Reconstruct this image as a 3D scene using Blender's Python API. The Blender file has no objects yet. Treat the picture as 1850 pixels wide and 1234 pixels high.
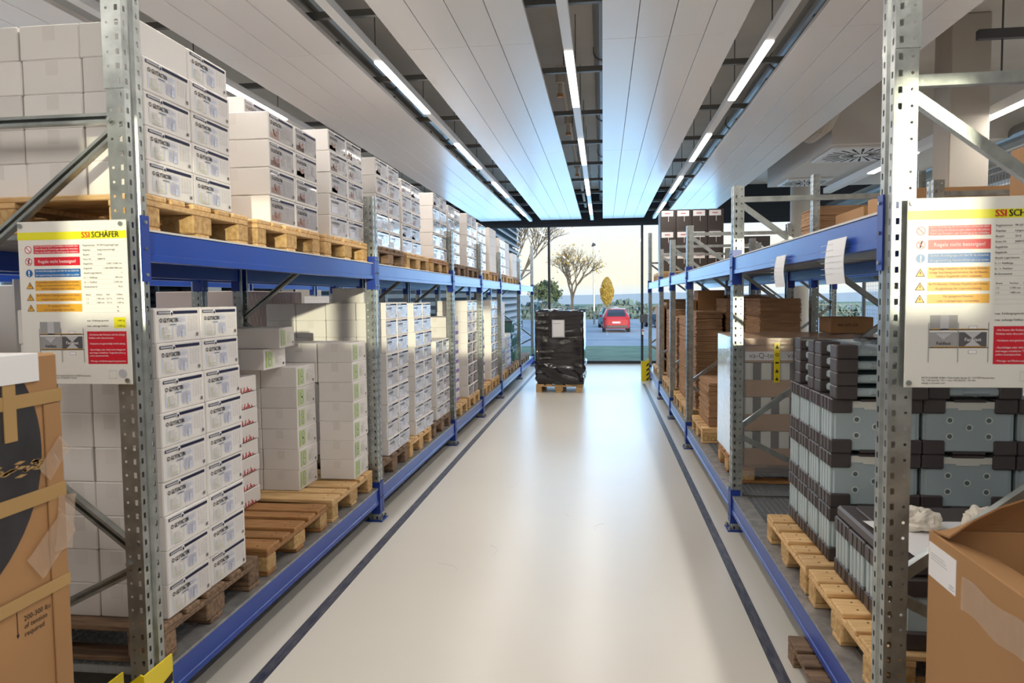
import bpy, math, random
from math import sin, cos, pi, radians
from mathutils import Vector, Matrix, noise
random.seed(7)
S = bpy.context.scene
COL = S.collection
# ------------------------------------------------------------------ camera
yaw, pitch, roll = radians(-7.168), radians(-3.419), radians(-0.638)
fw = Vector((sin(yaw)*cos(pitch), cos(yaw)*cos(pitch), sin(pitch)))
rt = Vector((cos(yaw), -sin(yaw), 0)); up = rt.cross(fw)
r2 = rt*cos(roll) + up*sin(roll); u2 = -rt*sin(roll) + up*cos(roll)
cam_d = bpy.data.cameras.new('camera'); cam = bpy.data.objects.new('camera', cam_d); COL.objects.link(cam)
M = Matrix((r2, u2, -fw)).transposed().to_4x4(); M.translation = Vector((0, 0, 1.65))
cam.matrix_world = M
cam_d.sensor_width = 36; cam_d.lens = 25.52; cam_d.clip_start = 0.05; cam_d.clip_end = 500
cam_d.dof.use_dof = True; cam_d.dof.focus_distance = 6.0; cam_d.dof.aperture_fstop = 5.6
S.camera = cam
# ------------------------------------------------------------------ exposure
S.view_settings.view_transform = 'Standard'; S.view_settings.look = 'None'
S.view_settings.gamma = 1; S.view_settings.use_curve_mapping = False
S.view_settings.exposure = -0.17
# ------------------------------------------------------------------ world: hazy low-sun sky
W = bpy.data.worlds.new('sky'); S.world = W; W.use_nodes = True
nt = W.node_tree; nt.nodes.clear()
def wn(t, **k):
    n = nt.nodes.new(t)
    for a, b in k.items(): setattr(n, a, b)
    return n
tc = wn('ShaderNodeTexCoord'); sp = wn('ShaderNodeSeparateXYZ'); rmp = wn('ShaderNodeValToRGB')
bg = wn('ShaderNodeBackground'); wo = wn('ShaderNodeOutputWorld')
nt.links.new(tc.outputs['Generated'], sp.inputs[0]); nt.links.new(sp.outputs['Z'], rmp.inputs[0])
e = rmp.color_ramp.elements
e[0].position = 0.0; e[0].color = (0.80, 0.86, 0.92, 1)
e[1].position = 1.0; e[1].color = (0.30, 0.52, 0.95, 1)
for p_, c_ in ((0.02, (1.0, 0.90, 0.70, 1)), (0.07, (1.0, 0.93, 0.80, 1)), (0.12, (0.93, 0.97, 1.0, 1)), (0.35, (0.62, 0.80, 1.0, 1))):
    x_ = e.new(p_); x_.color = c_
nt.links.new(rmp.outputs[0], bg.inputs[0]); bg.inputs[1].default_value = 1.35
nt.links.new(bg.outputs[0], wo.inputs[0])
# ------------------------------------------------------------------ sun: low, from behind the camera through the rear windows
def light(name, kind, loc, energy, color, rot=None, parent=None, **k):
    d = bpy.data.lights.new(name, kind); d.energy = energy; d.color = color
    for a, b in k.items(): setattr(d, a, b)
    o = bpy.data.objects.new(name, d); COL.objects.link(o); o.location = loc
    if rot: o.rotation_euler = rot
    if parent: o.parent = parent
    return o
light('sun', 'SUN', (4, -20, 6), 4.2, (1.0, 0.88, 0.60), (radians(90-5.3), 0, radians(15.0)), angle=radians(0.6))
# daylight entering by the glazed walls
light('daylight_front', 'AREA', (-0.6, 17.75, 1.9), 230, (0.30, 0.62, 1.0), (radians(-90), 0, 0), shape='RECTANGLE', size=6.5, size_y=3.0)
light('daylight_left', 'AREA', (-7.8, 7.0, 2.4), 130, (0.90, 0.95, 1.0), (0, radians(-90), 0), shape='RECTANGLE', size=2.4, size_y=18)
light('daylight_right', 'AREA', (7.8, 7.0, 2.4), 110, (0.95, 0.97, 1.0), (0, radians(90), 0), shape='RECTANGLE', size=2.4, size_y=18)
light('daylight_rear', 'AREA', (-0.3, -4.7, 2.2), 26, (1.0, 0.93, 0.84), (radians(90), 0, 0), shape='RECTANGLE', size=9.0, size_y=2.6)
LAMP_W = 22

# ------------------------------------------------------------------ materials
MATS = {}
def mat(name, col, rough=0.5, metal=0.0, var=0.0, nscale=8.0, bump=0.0, bscale=40.0, spec=0.5, rnd=0.0, coat=0.0, emit=None, estr=0.0, alpha=1.0, trans=0.0, stretch=None, col2=None):
    if name in MATS: return MATS[name]
    m = bpy.data.materials.new(name); m.use_nodes = True; N = m.node_tree.nodes; L = m.node_tree.links
    b = N['Principled BSDF']
    b.inputs['Base Color'].default_value = (*col, 1); b.inputs['Roughness'].default_value = rough
    b.inputs['Metallic'].default_value = metal; b.inputs['Specular IOR Level'].default_value = spec
    b.inputs['Coat Weight'].default_value = coat; b.inputs['Transmission Weight'].default_value = trans
    b.inputs['Alpha'].default_value = alpha
    if emit: b.inputs['Emission Color'].default_value = (*emit, 1); b.inputs['Emission Strength'].default_value = estr
    if var or rnd or bump or col2:
        t = N.new('ShaderNodeTexCoord'); mp = N.new('ShaderNodeMapping'); L.new(t.outputs['Object'], mp.inputs[0])
        if stretch: mp.inputs['Scale'].default_value = stretch
        if rnd:
            oi = N.new('ShaderNodeObjectInfo'); ml = N.new('ShaderNodeMath'); ml.operation = 'MULTIPLY'; ml.inputs[1].default_value = 37
            L.new(oi.outputs['Random'], ml.inputs[0]); L.new(ml.outputs[0], mp.inputs['Location'])
    if var or rnd or col2:
        nz = N.new('ShaderNodeTexNoise'); nz.inputs['Scale'].default_value = nscale; nz.inputs['Detail'].default_value = 5
        L.new(mp.outputs[0], nz.inputs[0])
        mx = N.new('ShaderNodeMix'); mx.data_type = 'RGBA'
        c2 = col2 if col2 else tuple(c*(1-var) for c in col)
        mx.inputs[6].default_value = (*col, 1); mx.inputs[7].default_value = (*c2, 1)
        mr = N.new('ShaderNodeMapRange'); mr.inputs[1].default_value = 0.35; mr.inputs[2].default_value = 0.65
        L.new(nz.outputs[0], mr.inputs[0]); L.new(mr.outputs[0], mx.inputs[0])
        out = mx.outputs[2]
        if rnd:
            hs = N.new('ShaderNodeHueSaturation'); mr2 = N.new('ShaderNodeMapRange')
            mr2.inputs[3].default_value = 1-rnd; mr2.inputs[4].default_value = 1+rnd
            L.new(oi.outputs['Random'], mr2.inputs[0]); L.new(mr2.outputs[0], hs.inputs['Value']); L.new(out, hs.inputs['Color']); out = hs.outputs[0]
        L.new(out, b.inputs['Base Color'])
    if bump:
        n2 = N.new('ShaderNodeTexNoise'); n2.inputs['Scale'].default_value = bscale; n2.inputs['Detail'].default_value = 4
        L.new(mp.outputs[0], n2.inputs[0]); bp = N.new('ShaderNodeBump'); bp.inputs['Strength'].default_value = bump; bp.inputs['Distance'].default_value = 0.01
        L.new(n2.outputs[0], bp.inputs['Height']); L.new(bp.outputs[0], b.inputs['Normal'])
    MATS[name] = m
    return m
m_floor = mat('floor_epoxy', (0.60, 0.57, 0.51), 0.30, var=0.05, nscale=0.6, bump=0.02, bscale=3)
m_tape = mat('floor_tape', (0.012, 0.016, 0.04), 0.38, col2=(0.09, 0.09, 0.10), nscale=9, stretch=(6, 1.0, 1))
m_slab = mat('concrete_ceiling', (0.72, 0.67, 0.60), 0.8, var=0.1, nscale=1.5)
m_panel = mat('ceiling_metal', (0.86, 0.84, 0.82), 0.27, var=0.02, nscale=0.8, bump=0.03, bscale=1.2, spec=0.6)
m_wall = mat('wall_paint', (0.66, 0.63, 0.58), 0.8, var=0.05, nscale=1.0)
m_white = mat('white_lacquer', (0.80, 0.80, 0.79), 0.4)
m_lamp = mat('lamp_diffuser', (0.95, 0.95, 0.95), 0.4, emit=(1.0, 0.98, 0.94), estr=5.0)
m_galv = mat('galvanised_steel', (0.42, 0.445, 0.43), 0.34, metal=0.8, var=0.3, nscale=14, bump=0.05, bscale=60, rnd=0.06)
m_dark = mat('dark_steel', (0.09, 0.09, 0.09), 0.55, metal=0.3)
m_rail = mat('grey_rail', (0.16, 0.16, 0.155), 0.5, metal=0.4)
m_duct = mat('duct_metal', (0.36, 0.35, 0.33), 0.35, metal=0.6, var=0.1, nscale=3)
m_blue = mat('blue_lacquer', (0.008, 0.055, 0.36), 0.30, var=0.12, nscale=3, coat=0.05, spec=0.4)
m_blue2 = mat('blue_plate', (0.006, 0.035, 0.26), 0.4)
m_card = mat('white_cardboard', (0.76, 0.725, 0.70), 0.72, var=0.04, nscale=3, bump=0.03, bscale=18, rnd=0.05)
m_seam = mat('box_seam', (0.20, 0.18, 0.17), 0.9)
m_tapec = mat('clear_box_tape', (0.70, 0.66, 0.63), 0.5)
m_brown = mat('brown_cardboard', (0.40, 0.21, 0.085), 0.75, var=0.10, nscale=2.5, bump=0.04, bscale=14, rnd=0.05)
m_brown2 = mat('brown_cardboard_edge', (0.46, 0.26, 0.135), 0.85, var=0.4, nscale=5, stretch=(1, 1, 30), rnd=0.12)
m_tan = mat('paper_tape', (0.44, 0.27, 0.10), 0.42, var=0.08, nscale=5)
m_ctape = mat('clear_tape', (0.62, 0.45, 0.32), 0.10, bump=0.5, bscale=22, alpha=0.42, spec=0.8)
m_black = mat('black_print', (0.015, 0.013, 0.016), 0.5, col2=(0.03, 0.026, 0.03))
m_paper = mat('paper', (0.80, 0.79, 0.80), 0.55)
m_ink = mat('ink', (0.012, 0.012, 0.018), 0.6, spec=0.3)
m_greyink = mat('grey_ink', (0.45, 0.45, 0.48), 0.6)
m_navy = mat('navy_print', (0.008, 0.009, 0.045), 0.6, spec=0.3)
m_lilac = mat('lilac_print', (0.62, 0.62, 0.71), 0.5)
m_lilac2 = mat('lilac_print_deep', (0.52, 0.53, 0.66), 0.5)
m_sky = mat('sky_print', (0.60, 0.65, 0.75), 0.5)
m_lime = mat('lime_print', (0.70, 0.69, 0.56), 0.5)
m_taupe = mat('taupe_label', (0.33, 0.29, 0.28), 0.30, coat=0.12, var=0.12, nscale=9)
m_rust = mat('rust_print', (0.24, 0.10, 0.06), 0.4)
m_pale = mat('pale_label', (0.52, 0.48, 0.48), 0.25, coat=0.2)
m_gloss = mat('shrink_wrapped_label', (0.66, 0.70, 0.75), 0.12, coat=0.8)
m_green = mat('green_print', (0.36, 0.52, 0.14), 0.5)
m_palegreen = mat('pale_green_label', (0.60, 0.64, 0.47), 0.5)
m_red = mat('red_print', (0.50, 0.03, 0.03), 0.5)
m_purple = mat('purple_print', (0.22, 0.11, 0.36), 0.5)
m_pine = mat('pine', (0.70, 0.47, 0.23), 0.7, col2=(0.54, 0.32, 0.13), nscale=7, stretch=(1, 8, 8), rnd=0.14, bump=0.08, bscale=30)
m_pine2 = mat('orange_pine', (0.42, 0.21, 0.075), 0.7, col2=(0.27, 0.12, 0.035), nscale=7, stretch=(1, 8, 8), rnd=0.14, bump=0.08, bscale=30)
m_oldw = mat('weathered_pine', (0.27, 0.17, 0.10), 0.85, col2=(0.13, 0.08, 0.05), nscale=7, stretch=(1, 8, 8), rnd=0.2, bump=0.12, bscale=30)
m_block = mat('chip_block', (0.60, 0.40, 0.18), 0.85, col2=(0.42, 0.24, 0.09), nscale=45, rnd=0.12, bump=0.3, bscale=90)
m_nail = mat('nail', (0.08, 0.05, 0.04), 0.6, metal=0.4)
m_film = mat('black_stretch_film', (0.012, 0.010, 0.013), 0.12, coat=0.25, spec=0.5, bump=0.28, bscale=7, stretch=(1.2, 1.2, 4))
m_clearfilm = mat('milky_stretch_film', (0.78, 0.84, 0.86), 0.14, coat=0.6, bump=0.7, bscale=10, stretch=(1, 1.5, 1))
m_clear = mat('clear_stretch_film', (0.8, 0.8, 0.8), 0.08, alpha=0.14, spec=0.9, bump=0.6, bscale=10, stretch=(1, 1, 6))
m_epp = mat('dark_foam', (0.062, 0.050, 0.050), 0.42, bump=0.15, bscale=240, rnd=0.1)
m_vip = mat('frosted_panel', (0.40, 0.485, 0.51), 0.30, var=0.08, nscale=3, coat=0.2, rnd=0.05)
m_vipw = mat('cream_panel_edge', (0.66, 0.66, 0.60), 0.4)
m_dim = mat('panel_dimple', (0.10, 0.16, 0.18), 0.3)
m_yel = mat('yellow_lacquer', (0.80, 0.62, 0.01), 0.35)
m_signw = mat('sign_board', (0.72, 0.71, 0.67), 0.28)
m_signy = mat('sign_yellow', (0.74, 0.70, 0.02), 0.3)
m_signr = mat('sign_red', (0.58, 0.012, 0.03), 0.3)
m_signb = mat('sign_blue', (0.02, 0.13, 0.38), 0.3)
m_signo = mat('sign_orange', (0.70, 0.36, 0.03), 0.3)
m_signg = mat('sign_grey', (0.30, 0.30, 0.31), 0.3)
m_signd = mat('sign_dark', (0.09, 0.09, 0.10), 0.3)
m_tissue = mat('crumpled_tissue', (0.80, 0.74, 0.64), 0.7, bump=0.3, bscale=60)
m_glass = bpy.data.materials.new('window_glass'); m_glass.use_nodes = True
_n = m_glass.node_tree; _n.nodes.clear()
_o = _n.nodes.new('ShaderNodeOutputMaterial'); _t = _n.nodes.new('ShaderNodeBsdfTransparent'); _g = _n.nodes.new('ShaderNodeBsdfGlossy'); _x = _n.nodes.new('ShaderNodeMixShader'); _f = _n.nodes.new('ShaderNodeFresnel')
_t.inputs[0].default_value = (0.93, 0.97, 1.0, 1); _g.inputs['Roughness'].default_value = 0.02; _f.inputs[0].default_value = 1.35
_n.links.new(_f.outputs[0], _x.inputs[0]); _n.links.new(_t.outputs[0], _x.inputs[1]); _n.links.new(_g.outputs[0], _x.inputs[2]); _n.links.new(_x.outputs[0], _o.inputs[0])
m_frame = mat('anthracite_frame', (0.025, 0.03, 0.038), 0.4, metal=0.3)
m_grass = mat('lawn', (0.27, 0.40, 0.25), 0.9, var=0.3, nscale=1.2)
m_asph = mat('asphalt', (0.52, 0.57, 0.60), 0.85, var=0.12, nscale=0.8)
m_line = mat('parking_line', (0.7, 0.7, 0.7), 0.8)
m_louv = mat('louvre_blade', (0.55, 0.62, 0.68), 0.4, metal=0.2)
m_louvd = mat('louvre_back', (0.10, 0.17, 0.24), 0.6)
m_bark = mat('bark', (0.16, 0.12, 0.09), 0.9)
m_leafy = mat('yellow_leaves', (0.55, 0.36, 0.06), 0.8, rnd=0.1)
m_leafg = mat('olive_leaves', (0.16, 0.19, 0.08), 0.8, rnd=0.1)
m_hedge = mat('hedge_leaves', (0.24, 0.32, 0.28), 0.9, var=0.35, nscale=0.5)
m_tyre = mat('tyre', (0.02, 0.02, 0.02), 0.8)
m_cglass = mat('car_glass', (0.03, 0.04, 0.05), 0.08, coat=0.5)
m_rlamp = mat('tail_lamp', (0.5, 0.01, 0.01), 0.2)
m_beige = mat('beige_column', (0.52, 0.47, 0.40), 0.7, var=0.04, nscale=2)
m_crateg = mat('green_plastic', (0.06, 0.16, 0.14), 0.4)
m_wirem = mat('wire_grey', (0.22, 0.23, 0.24), 0.4, metal=0.6)
m_grate = mat('grating_steel', (0.40, 0.42, 0.44), 0.4, metal=0.6, rnd=0.03)
m_sheet = mat('shelf_sheet', (0.40, 0.40, 0.40), 0.42, metal=0.55, var=0.35, nscale=16)
m_pale2 = mat('shelf_edge_lip', (0.62, 0.60, 0.57), 0.5, metal=0.2)

# ------------------------------------------------------------------ mesh builder
class MB:
    def __init__(s): s.v = []; s.f = []; s.mi = []; s.ms = []
    def m(s, mt):
        if mt not in s.ms: s.ms.append(mt)
        return s.ms.index(mt)
    def add(s, vs, fs, mt):
        k = len(s.v); i = s.m(mt)
        s.v += [tuple(v) for v in vs]
        for f in fs: s.f.append(tuple(k+a for a in f)); s.mi.append(i)
        return s
    def box(s, x0, x1, y0, y1, z0, z1, mt, faces=None):
        vs = [(x0,y0,z0),(x1,y0,z0),(x1,y1,z0),(x0,y1,z0),(x0,y0,z1),(x1,y0,z1),(x1,y1,z1),(x0,y1,z1)]
        return s.add(vs, [(0,3,2,1),(4,5,6,7),(0,1,5,4),(1,2,6,5),(2,3,7,6),(3,0,4,7)], mt)
    def bbox(s, x0, x1, y0, y1, z0, z1, mt, b=0.004):
        # chamfered box
        P = []; 
        for sx, X in ((0, x0), (1, x1)):
            for sy, Y_ in ((0, y0), (1, y1)):
                for sz, Z_ in ((0, z0), (1, z1)):
                    dx = b if sx == 0 else -b; dy = b if sy == 0 else -b; dz = b if sz == 0 else -b
                    P += [(X, Y_+dy, Z_+dz), (X+dx, Y_, Z_+dz), (X+dx, Y_+dy, Z_)]
        def ix(a, b_, c, k): return (a*4+b_*2+c)*3+k
        F = []
        F += [(ix(0,0,0,0), ix(0,0,1,0), ix(0,1,1,0), ix(0,1,0,0)), (ix(1,0,0,0), ix(1,1,0,0), ix(1,1,1,0), ix(1,0,1,0))]
        F += [(ix(0,0,0,1), ix(1,0,0,1), ix(1,0,1,1), ix(0,0,1,1)), (ix(0,1,0,1), ix(0,1,1,1), ix(1,1,1,1), ix(1,1,0,1))]
        F += [(ix(0,0,0,2), ix(0,1,0,2), ix(1,1,0,2), ix(1,0,0,2)), (ix(0,0,1,2), ix(1,0,1,2), ix(1,1,1,2), ix(0,1,1,2))]
        for a in (0, 1):
            for c in (0, 1):
                F.append((ix(a,c,0,0), ix(a,c,1,0), ix(a,c,1,1), ix(a,c,0,1)))
                F.append((ix(a,0,c,0), ix(a,1,c,0), ix(a,1,c,2), ix(a,0,c,2)))
                F.append((ix(0,a,c,1), ix(1,a,c,1), ix(1,a,c,2), ix(0,a,c,2)))
                for d in (0, 1): F.append((ix(a,c,d,0), ix(a,c,d,1), ix(a,c,d,2)))
        return s.add(P, F, mt)
    def quad(s, a, b, c, d, mt): return s.add([a, b, c, d], [(0,1,2,3)], mt)
    def cyl(s, p0, p1, r, mt, n=12, r1=None, caps=True):
        p0 = Vector(p0); p1 = Vector(p1); d = (p1-p0).normalized()
        a = d.orthogonal().normalized(); b = d.cross(a); r1 = r if r1 is None else r1
        vs = []
        for p, rr in ((p0, r), (p1, r1)):
            for i in range(n): vs.append(p + (a*cos(2*pi*i/n)+b*sin(2*pi*i/n))*rr)
        fs = [(i, (i+1) % n, n+(i+1) % n, n+i) for i in range(n)]
        if caps: fs += [tuple(range(n-1, -1, -1)), tuple(range(n, 2*n))]
        return s.add(vs, fs, mt)
    def tube(s, pts, r, mt, n=8):
        pts = [Vector(p) for p in pts]; rings = []
        for i, p in enumerate(pts):
            d = (pts[min(i+1, len(pts)-1)]-pts[max(i-1, 0)]).normalized()
            a = d.cross(Vector((0.13, 0.2, 0.97))).normalized(); b = d.cross(a)
            rings.append([p+(a*cos(2*pi*k/n)+b*sin(2*pi*k/n))*(r[i] if isinstance(r, list) else r) for k in range(n)])
        fs = [(i*n+k, i*n+(k+1) % n, (i+1)*n+(k+1) % n, (i+1)*n+k) for i in range(len(pts)-1) for k in range(n)]
        fs += [tuple(range(n-1, -1, -1)), tuple((len(pts)-1)*n+k for k in range(n))]
        return s.add([v for r_ in rings for v in r_], fs, mt)
    def bar(s, p0, p1, w, t, mt, side=(0, 1, 0)):
        # rectangular bar from p0 to p1; width w along (dir x side), thickness t along side
        p0 = Vector(p0); p1 = Vector(p1); d = (p1-p0).normalized(); sd = Vector(side).normalized(); u = d.cross(sd).normalized()
        vs = []
        for p in (p0, p1):
            for a, b in ((-1,-1),(1,-1),(1,1),(-1,1)): vs.append(p+u*w/2*a+sd*t/2*b)
        return s.add(vs, [(3,2,1,0),(4,5,6,7),(0,1,5,4),(1,2,6,5),(2,3,7,6),(3,0,4,7)], mt)
    def prism(s, pts, axis, a0, a1, mt):
        # pts 2d polygon in the two other axes (cyclic order), extruded on axis
        n = len(pts)
        def mk(p, a): return {0: (a, p[0], p[1]), 1: (p[0], a, p[1]), 2: (p[0], p[1], a)}[axis]
        vs = [mk(p, a0) for p in pts]+[mk(p, a1) for p in pts]
        return s.add(vs, [tuple(range(n-1,-1,-1)), tuple(range(n, 2*n))]+[(i,(i+1)%n,n+(i+1)%n,n+i) for i in range(n)], mt)
    def disc(s, c, ax1, ax2, r, mt, n=20, r2=None):
        c = Vector(c); a = Vector(ax1); b = Vector(ax2); r2 = r if r2 is None else r2
        return s.add([c+a*r*cos(2*pi*i/n)+b*r2*sin(2*pi*i/n) for i in range(n)], [tuple(range(n))], mt)
    def ring(s, c, ax1, ax2, r, w, mt, n=24):
        c = Vector(c); a = Vector(ax1); b = Vector(ax2)
        vs = [c+a*q*cos(2*pi*i/n)+b*q*sin(2*pi*i/n) for q in (r, r-w) for i in range(n)]
        return s.add(vs, [(i,(i+1)%n,n+(i+1)%n,n+i) for i in range(n)], mt)
    def text(s, txt, origin, ax, ay, size, mt, align='LEFT', maxw=None):
        vs, fs, w = text_data(txt)
        sc = size
        if maxw and w*sc > maxw: sx = maxw/w
        else: sx = sc
        o = Vector(origin); ax = Vector(ax); ay = Vector(ay)
        off = {'LEFT': 0, 'CENTER': -w*sx/2, 'RIGHT': -w*sx}[align]
        return s.add([o+ax*(v[0]*sx+off)+ay*(v[1]*sc) for v in vs], fs, mt)
    def mesh(s, name, smooth=False):
        me = bpy.data.meshes.new(name); me.from_pydata(s.v, [], s.f)
        for t in s.ms: me.materials.append(t)
        for p, i in zip(me.polygons, s.mi):
            p.material_index = i
            if smooth: p.use_smooth = True
        me.update(); return me
    def build(s, name, parent=None, loc=(0,0,0), smooth=False):
        return ob(name, s.mesh(name, smooth), parent, loc)
_TX = {}
def text_data(txt):
    if txt in _TX: return _TX[txt]
    c = bpy.data.curves.new('t', 'FONT'); c.body = txt; c.resolution_u = 2; c.size = 1.0; c.fill_mode = 'FRONT' if hasattr(c, 'fill_mode') else None
    o = bpy.data.objects.new('t', c); COL.objects.link(o)
    dg = bpy.context.evaluated_depsgraph_get()
    me = bpy.data.meshes.new_from_object(o.evaluated_get(dg))
    vs = [tuple(v.co) for v in me.vertices]; fs = [tuple(p.vertices) for p in me.polygons]
    w = max([v[0] for v in vs] or [0])
    bpy.data.objects.remove(o); bpy.data.curves.remove(c); bpy.data.meshes.remove(me)
    _TX[txt] = (vs, fs, w); return _TX[txt]
def ob(name, me, parent=None, loc=(0,0,0)):
    o = bpy.data.objects.new(name, me); COL.objects.link(o); o.location = loc
    if parent: o.parent = parent
    return o
def tag(o, label, cat, group=None):
    o['label'] = label; o['category'] = cat
    if group: o['group'] = group
    return o
def thing(name, label, cat, loc=(0,0,0), rz=0, group=None):
    o = bpy.data.objects.new(name, None); COL.objects.link(o); o.empty_display_size = 0.1
    o.location = loc; o.rotation_euler = (0, 0, rz)
    return tag(o, label, cat, group)
def kids(o): return [c for c in ALLC.get(o.name, [])]
ALLC = {}
def copy_tree(o, children, loc, rz=0, label=None, group=None):
    r = o.copy(); COL.objects.link(r); r.location = loc; r.rotation_euler = (0, 0, rz)
    if label: r['label'] = label
    if group: r['group'] = group
    for c in children:
        c2 = c.copy(); COL.objects.link(c2); c2.parent = r
        for g in c.children:
            g2 = g.copy(); COL.objects.link(g2); g2.parent = c2
    return r
def struct(name, mb, loc=(0,0,0), parent=None):
    o = mb.build(name, parent, loc)
    if not parent: o['kind'] = 'structure'
    return o
ORD = ['first', 'second', 'third', 'fourth', 'fifth', 'sixth', 'seventh', 'eighth', 'ninth', 'tenth']

# ------------------------------------------------------------------ room shell
XL, XR, YB, YF, ZC = -8.0, 8.0, -5.0, 18.1, 4.30
struct('floor', MB().box(XL, XR, YB, YF+0.15, -0.2, 0, m_floor))
struct('ceiling', MB().box(XL, XR, YB, YF+0.25, ZC, ZC+0.25, m_slab))
def wall_with_windows(name, axis, pos, th, a0, a1, wins, z0=0, z1=ZC, mt=m_wall, nm='window'):
    # wins: list of (b0,b1,zb,zt); wall strip from a0 to a1
    mb = MB(); lo, hi = (pos, pos+th)
    def bx(p, q, c, d):
        if q-p < 1e-4 or d-c < 1e-4: return
        if axis == 0: mb.box(lo, hi, p, q, c, d, mt)
        else: mb.box(p, q, lo, hi, c, d, mt)
    cur = a0
    for (b0, b1, zb, zt) in wins:
        bx(cur, b0, z0, z1); bx(b0, b1, z0, zb); bx(b0, b1, zt, z1); cur = b1
    bx(cur, a1, z0, z1)
    return struct(name, mb)
NW = [0]
def window(axis, pos, b0, b1, zb, zt, mull=1, fr=0.05, dep=0.08):
    NW[0] += 1; mb = MB()
    def bx(p, q, c, d):
        if axis == 0: mb.box(pos-dep/2, pos+dep/2, p, q, c, d, m_frame)
        else: mb.box(p, q, pos-dep/2, pos+dep/2, c, d, m_frame)
    bx(b0, b1, zb, zb+fr); bx(b0, b1, zt-fr, zt); bx(b0, b0+fr, zb+fr, zt-fr); bx(b1-fr, b1, zb+fr, zt-fr)
    for i in range(1, mull+1):
        c = b0+(b1-b0)*i/(mull+1); bx(c-fr/2, c+fr/2, zb+fr, zt-fr)
    w = struct('window_%d' % NW[0], mb)
    g = MB()
    if axis == 0: g.box(pos-0.004, pos+0.004, b0+fr, b1-fr, zb+fr, zt-fr, m_glass)
    else: g.box(b0+fr, b1-fr, pos-0.004, pos+0.004, zb+fr, zt-fr, m_glass)
    g.build('pane', w)
    return w
LW = [(-3.5+i*3.6, -0.5+i*3.6, 0.9, 3.3) for i in range(6)]
wall_with_windows('wall_left', 0, XL-0.2, 0.2, YB, YF, LW)
for a in LW: window(0, XL-0.1, *a)
wall_with_windows('wall_right', 0, XR, 0.2, YB, YF, LW)
for a in LW: window(0, XR+0.1, *a)
# rear wall with the high windows the low sun comes through
BW = [(0.08, 0.76, 2.28, 3.04), (0.86, 1.85, 2.28, 3.04), (1.92, 2.82, 2.28, 3.04), (2.88, 3.17, 2.28, 3.04), (3.46, 4.20, 2.28, 3.04)]
wall_with_windows('wall_back', 1, YB-0.2, 0.2, XL, XR, BW)
for a in BW: window(1, YB-0.1, *a, mull=0, fr=0.02)
# glazed front wall
mb = MB(); yf = YF
mb.box(XL, XR, yf, yf+0.12, 3.40, 3.52, m_frame); mb.box(XL, XR, yf, yf+0.12, 0, 0.07, m_frame)
mb.box(XL, XR, yf-0.02, yf+0.16, 3.52, ZC, m_frame)
for x in (-6.8, -5.0, -3.2, -1.33, 0.955, 3.2, 5.0, 6.8): mb.box(x-0.028, x+0.028, yf, yf+0.12, 0.07, 3.40, m_frame)
mb.box(XL, XL+0.1, yf, yf+.12, 0, 3.4, m_frame); mb.box(XR-0.1, XR, yf, yf+.12, 0, 3.4, m_frame)
gw = struct('window_%d' % (NW[0]+1), mb)
MB().box(XL+0.1, XR-0.1, yf+0.05, yf+0.062, 0.07, 3.40, m_glass).build('pane', gw)
# door control box on the mullion
t = tag(MB().bbox(0.90, 1.07, 18.0, 18.095, 1.02, 1.22, m_dark, 0.006).bbox(0.945, 1.0, 18.03, 18.095, 0.72, 0.86, m_signw, 0.004).box(0.955, 0.985, 18.025, 18.03, 0.80, 0.84, m_signr).build('door_control_box'),
    'dark grey control box fixed to the right window mullion at the aisle end', 'control box')
# floor tapes and a seam
tag(MB().box(-1.525, -1.465, 0.6, 16.9, 0.0005, 0.0025, m_tape).build('floor_tape'), 'dark blue floor tape line along the left rack', 'floor marking')
tag(MB().box(0.735, 0.79, 0.6, 13.9, 0.0005, 0.0025, m_tape).build('floor_tape'), 'dark blue floor tape line along the right rack', 'floor marking')

# ------------------------------------------------------------------ ceiling rafts
JY = [-2.67, 1.40, 5.47, 9.54, 13.61, 17.68]
RAFTS = [(-7.9, -6.9), (-6.4, -5.42), (-4.92, -3.94-0.0), (-3.44-0.0, -2.965-0.0)]
RAFTS = [(-6.40, -5.42, 'sixth'), (-4.93, -3.94, 'far left'), (-3.45, 0, '')]
raft_x = [(-6.41, -5.42), (-4.93, -3.945), (-3.445+0.0, -3.445+0.0)]
raft_x = [(-5.93, -4.93), (-4.45, -3.445), (-2.965, -1.96), (-1.485, -0.50), (0.0, 0.972), (1.45, 2.446)]
rn = ['outermost left ceiling raft of white metal panels above the windows side', 'white metal ceiling raft left of the far left lamp row', 'white metal ceiling raft above the left rack cartons', 'white metal ceiling raft just left of the middle lamp row', 'white metal ceiling raft just right of the middle lamp row', 'white metal ceiling raft above the right rack']
pan_cache = {}
for (x0, x1), lb in zip(raft_x, rn):
    t = thing('ceiling_raft', lb, 'ceiling panel', ((x0+x1)/2, 0, 3.53), group=None)
    w = (x1-x0)/4
    for i in range(4):
        for j in range(5):
            k = (round(w, 4), j == 5)
            key = round(w, 4)
            if key not in pan_cache:
                pan_cache[key] = MB().bbox(-w/2+0.0025, w/2-0.0025, 0.0025, 4.0675, 0, 0.035, m_panel, 0.0015).mesh('metal_panel')
            ob('metal_panel', pan_cache[key], t, ((i-1.5)*w, JY[j], 0))
    mb = MB()
    for y in [JY[0]+0.6+1.5*q for q in range(13)]: mb.box(-(x1-x0)/2+0.02, (x1-x0)/2-0.02, y, y+0.03, 0.037, 0.08, m_rail)
    mb.build('carrier_rail', t)
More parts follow.
